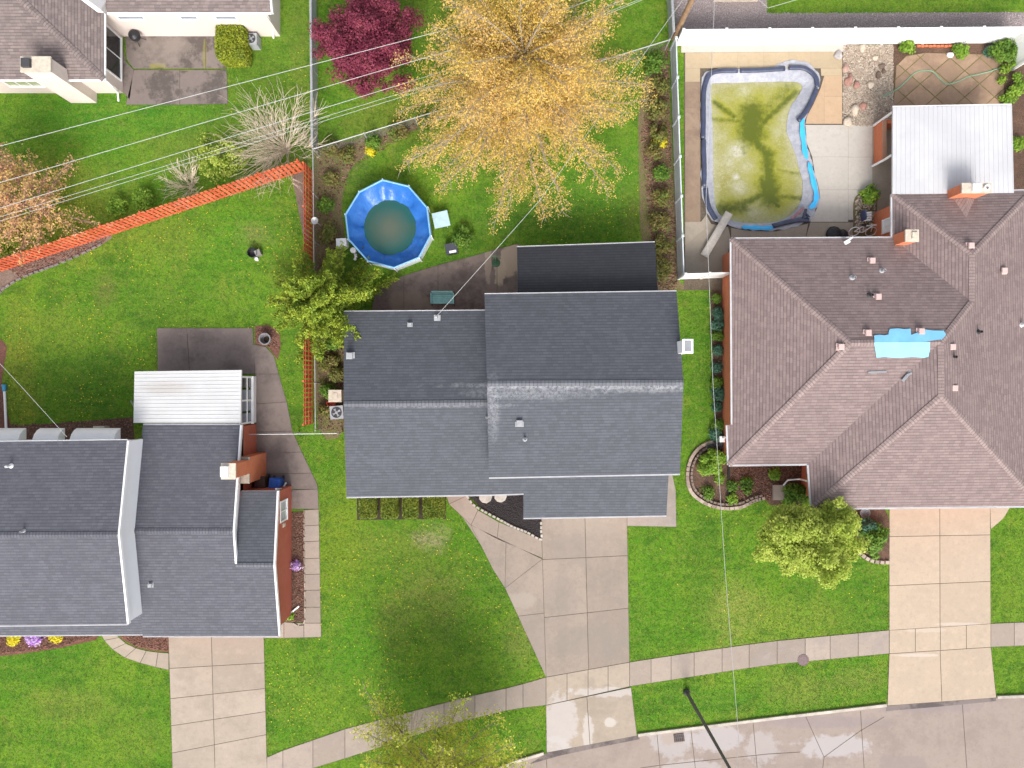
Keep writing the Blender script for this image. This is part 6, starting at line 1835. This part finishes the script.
for i_, (px, py, r) in enumerate(VL):
    bush('%s olive brown shrub from the top along the pool side fence' % ('first', 'second', 'third', 'fourth', 'fifth', 'sixth', 'seventh', 'eighth', 'ninth', 'tenth')[i_], px, py, r, .9, L['olive'] if i_ % 5 else L['green'], 130 + i_, per=70, group='scrubby shrubs along the pool fence')
bush('yellow leaved shrub at the pool side fence', 659, 142, .42, .6, L['yellow'], 141, per=80)
bush('yellow flowering plant on the leaf litter below the chain link fence', 371, 150, .3, .4, L['yellow'], 142, per=60)
FL = [(330, 180, .5), (326, 205, .55), (328, 232, .6), (334, 262, .7), (333, 345, .5), (328, 362, .6), (336, 375, .5), (328, 390, .5), (324, 412, .45), (347, 156, .55), (372, 142, .5), (398, 132, .6), (330, 148, .5), (424, 124, .5)]
for i_, (px, py, r) in enumerate(FL):
    bush('%s shrub of the leaf litter strip %s' % (('olive', 'green', 'brown green')[i_ % 3], ('left of the round pool, topmost', 'left of the round pool, second', 'left of the round pool, third', 'above the conifer', 'below the conifer, first', 'below the conifer, second', 'nearest the slate roof', 'beside the utility box', 'left of the air conditioner', 'under the fence corner', 'with the yellow flowers', 'under the tree branch tips', 'at the fence crossing', 'touching the orange tree')[i_]), px, py, r, .7, (L['olive'], L['green'], L['olive'])[i_ % 3], 150 + i_, per=80, group='shrubs in the leaf litter strip')
bush('low green bush under the orange branch tips near the storage bin', 463, 238, .7, .8, L['green'], 170, per=110)
bush('rounded yellow forsythia bush in red mulch, left of the lilac flowers', 14, 637, .42, .5, L['yellow'], 171, cat='bush')
bush('rounded yellow forsythia bush in red mulch, right of the lilac flowers', 57, 635, .42, .5, L['yellow'], 172, cat='bush')
bush('low patch of lilac and white flowers in red mulch', 35, 637.5, .5, .35, L['flower'], 173, name='flowers', cat='flowers', ry=.35)
bush('small pale flowers in the narrow mulch bed by the brick wall', 297, 566, .35, .3, L['flower'], 174, name='flowers', cat='flowers', per=40)
bush('tiny green plant at the end of the narrow mulch bed', 290, 616, .18, .2, L['bright'], 175, per=50)


def hedge(label, px0, px1, py0, py1, h, leaf, seed, rounder=.1, group=None, dens=1500):
    rg = np.random.default_rng(seed)
    x0, y1, _ = P(px0, py0, h); x1, y0, _ = P(px1, py1, h)
    cx, cy = (x0 + x1) / 2, (y0 + y1) / 2
    o = thing('clipped_hedge', label, 'hedge', (cx, cy, 0), group)
    hx, hy = (x1 - x0) / 2 - .07, (y1 - y0) / 2 - .03
    # superellipsoid surface samples
    N = int(dens * (hx * hy * 4 + 2 * (hx + hy) * h * 2))
    d = rg.normal(0, 1, (N, 3)); d /= np.abs(d).max(1)[:, None]
    p = rounder * 6
    n_ = (np.abs(d) ** (10 - p)).sum(1) ** (1 / (10 - p)); d /= n_[:, None]
    d *= (1 - np.abs(rg.normal(0, .05, (N, 1)))) * (1 + .02 * rg.normal(0, 1, (N, 1)))
    c = np.c_[cx + d[:, 0] * hx, cy + d[:, 1] * hy, np.maximum(.02, h * .5 + d[:, 2] * h * .5)]
    lv = Leaves(); lv.add(c, .045); lv.build('foliage', leaf, o, rg, .2, .6)
    m = MB()
    for k in range(5): m.tube([(cx + rg.normal(0, .08), cy + rg.normal(0, .08), 0), (cx + rg.uniform(-.6, .6) * hx, cy + rg.uniform(-.6, .6) * hy, h * .7)], [.03, .012], 5)
    m.build('stem', M['bark'], o)
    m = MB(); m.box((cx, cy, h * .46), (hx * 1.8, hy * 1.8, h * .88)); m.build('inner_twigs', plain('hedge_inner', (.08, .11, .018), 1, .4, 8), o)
    return o


for i_, (a_, b_) in enumerate(((357.5, 376.5), (379.5, 398.5), (401, 418.5), (421.5, 445))):
    hedge('clipped green box hedge under the slate eave, %s of four' % ('leftmost', 'second from left', 'third from left', 'rightmost')[i_], a_, b_, 494, 519.5, .75, L['hedge'], 180 + i_, .05, 'box hedges in a row', 1400)
hedge('big square clipped bright green hedge at the far house wall', 212, 245, 21, 58, 1.5, L['hedge_bright'], 190, .6, None, 700)

# ------------------------------------------------------------------ grass, dandelions
rg = np.random.default_rng(1)
def free(X, Y):
    k = np.ones(len(X), bool)
    for poly in BLOCK:
        p = np.array(poly); lo, hi = p.min(0), p.max(0)
        bb = k & (X > lo[0]) & (X < hi[0]) & (Y > lo[1]) & (Y < hi[1])
        i = np.where(bb)[0]
        if len(i): k[i[inside(poly, X[i], Y[i])]] = False
    return k
N = 560000
X, Y = rg.uniform(-33, 33, N), rg.uniform(-25.5, 25.5, N)
k = free(X, Y); X, Y = X[k], Y[k]; N = len(X)
h = rg.uniform(.03, .075, N); a = rg.uniform(0, 6.28, N); ln = rg.uniform(.3, 1.3, N) * h; w = rg.uniform(.008, .02, N); la = rg.uniform(0, 6.28, N)
v = np.zeros((N, 3, 3))
v[:, 0] = np.c_[X - np.cos(a) * w, Y - np.sin(a) * w, np.zeros(N)]; v[:, 1] = np.c_[X + np.cos(a) * w, Y + np.sin(a) * w, np.zeros(N)]; v[:, 2] = np.c_[X + np.cos(la) * ln, Y + np.sin(la) * ln, h]
props(np_mesh('grass', v.reshape(-1, 3), 3, M['blades']), kind='stuff')
# dandelion heads: denser on the left lawns
dens = [((0, 170, 305, 435), 800, .7), ((268, 430, 480, 720), 380, .6), ((480, 520, 545, 700), 60, .5), ((268, 640, 400, 760), 100, .5), ((540, 180, 650, 245), 90, .4), ((640, 480, 889, 660), 60, .3), ((230, 40, 312, 160), 50, .3), ((380, 520, 500, 640), 120, .4)]
pts = []
for (x0, y0, x1, y1), n, cl in dens:
    cs = [(rg.uniform(x0, x1), rg.uniform(y0, y1)) for _ in range(max(3, n // 40))]
    for q in range(n):
        if rg.random() < cl: c = cs[rg.integers(len(cs))]; q_ = (c[0] + rg.normal(0, 14), c[1] + rg.normal(0, 14))
        else: q_ = (rg.uniform(x0, x1), rg.uniform(y0, y1))
        if x0 < q_[0] < x1 and y0 < q_[1] < y1: pts.append(P(*q_)[:2])
pts = np.array(pts); pts = pts[free(pts[:, 0], pts[:, 1])]
n = len(pts); r = rg.uniform(.014, .032, n); ang = np.arange(6) * math.pi / 3
v = np.stack([pts[:, :1] + r[:, None] * np.cos(ang), pts[:, 1:] + r[:, None] * np.sin(ang), np.full((n, 6), .07) + rg.uniform(0, .03, (n, 1))], 2)
props(np_mesh('dandelion_flowers', v.reshape(-1, 3), 6, M['dandelion']), kind='stuff')
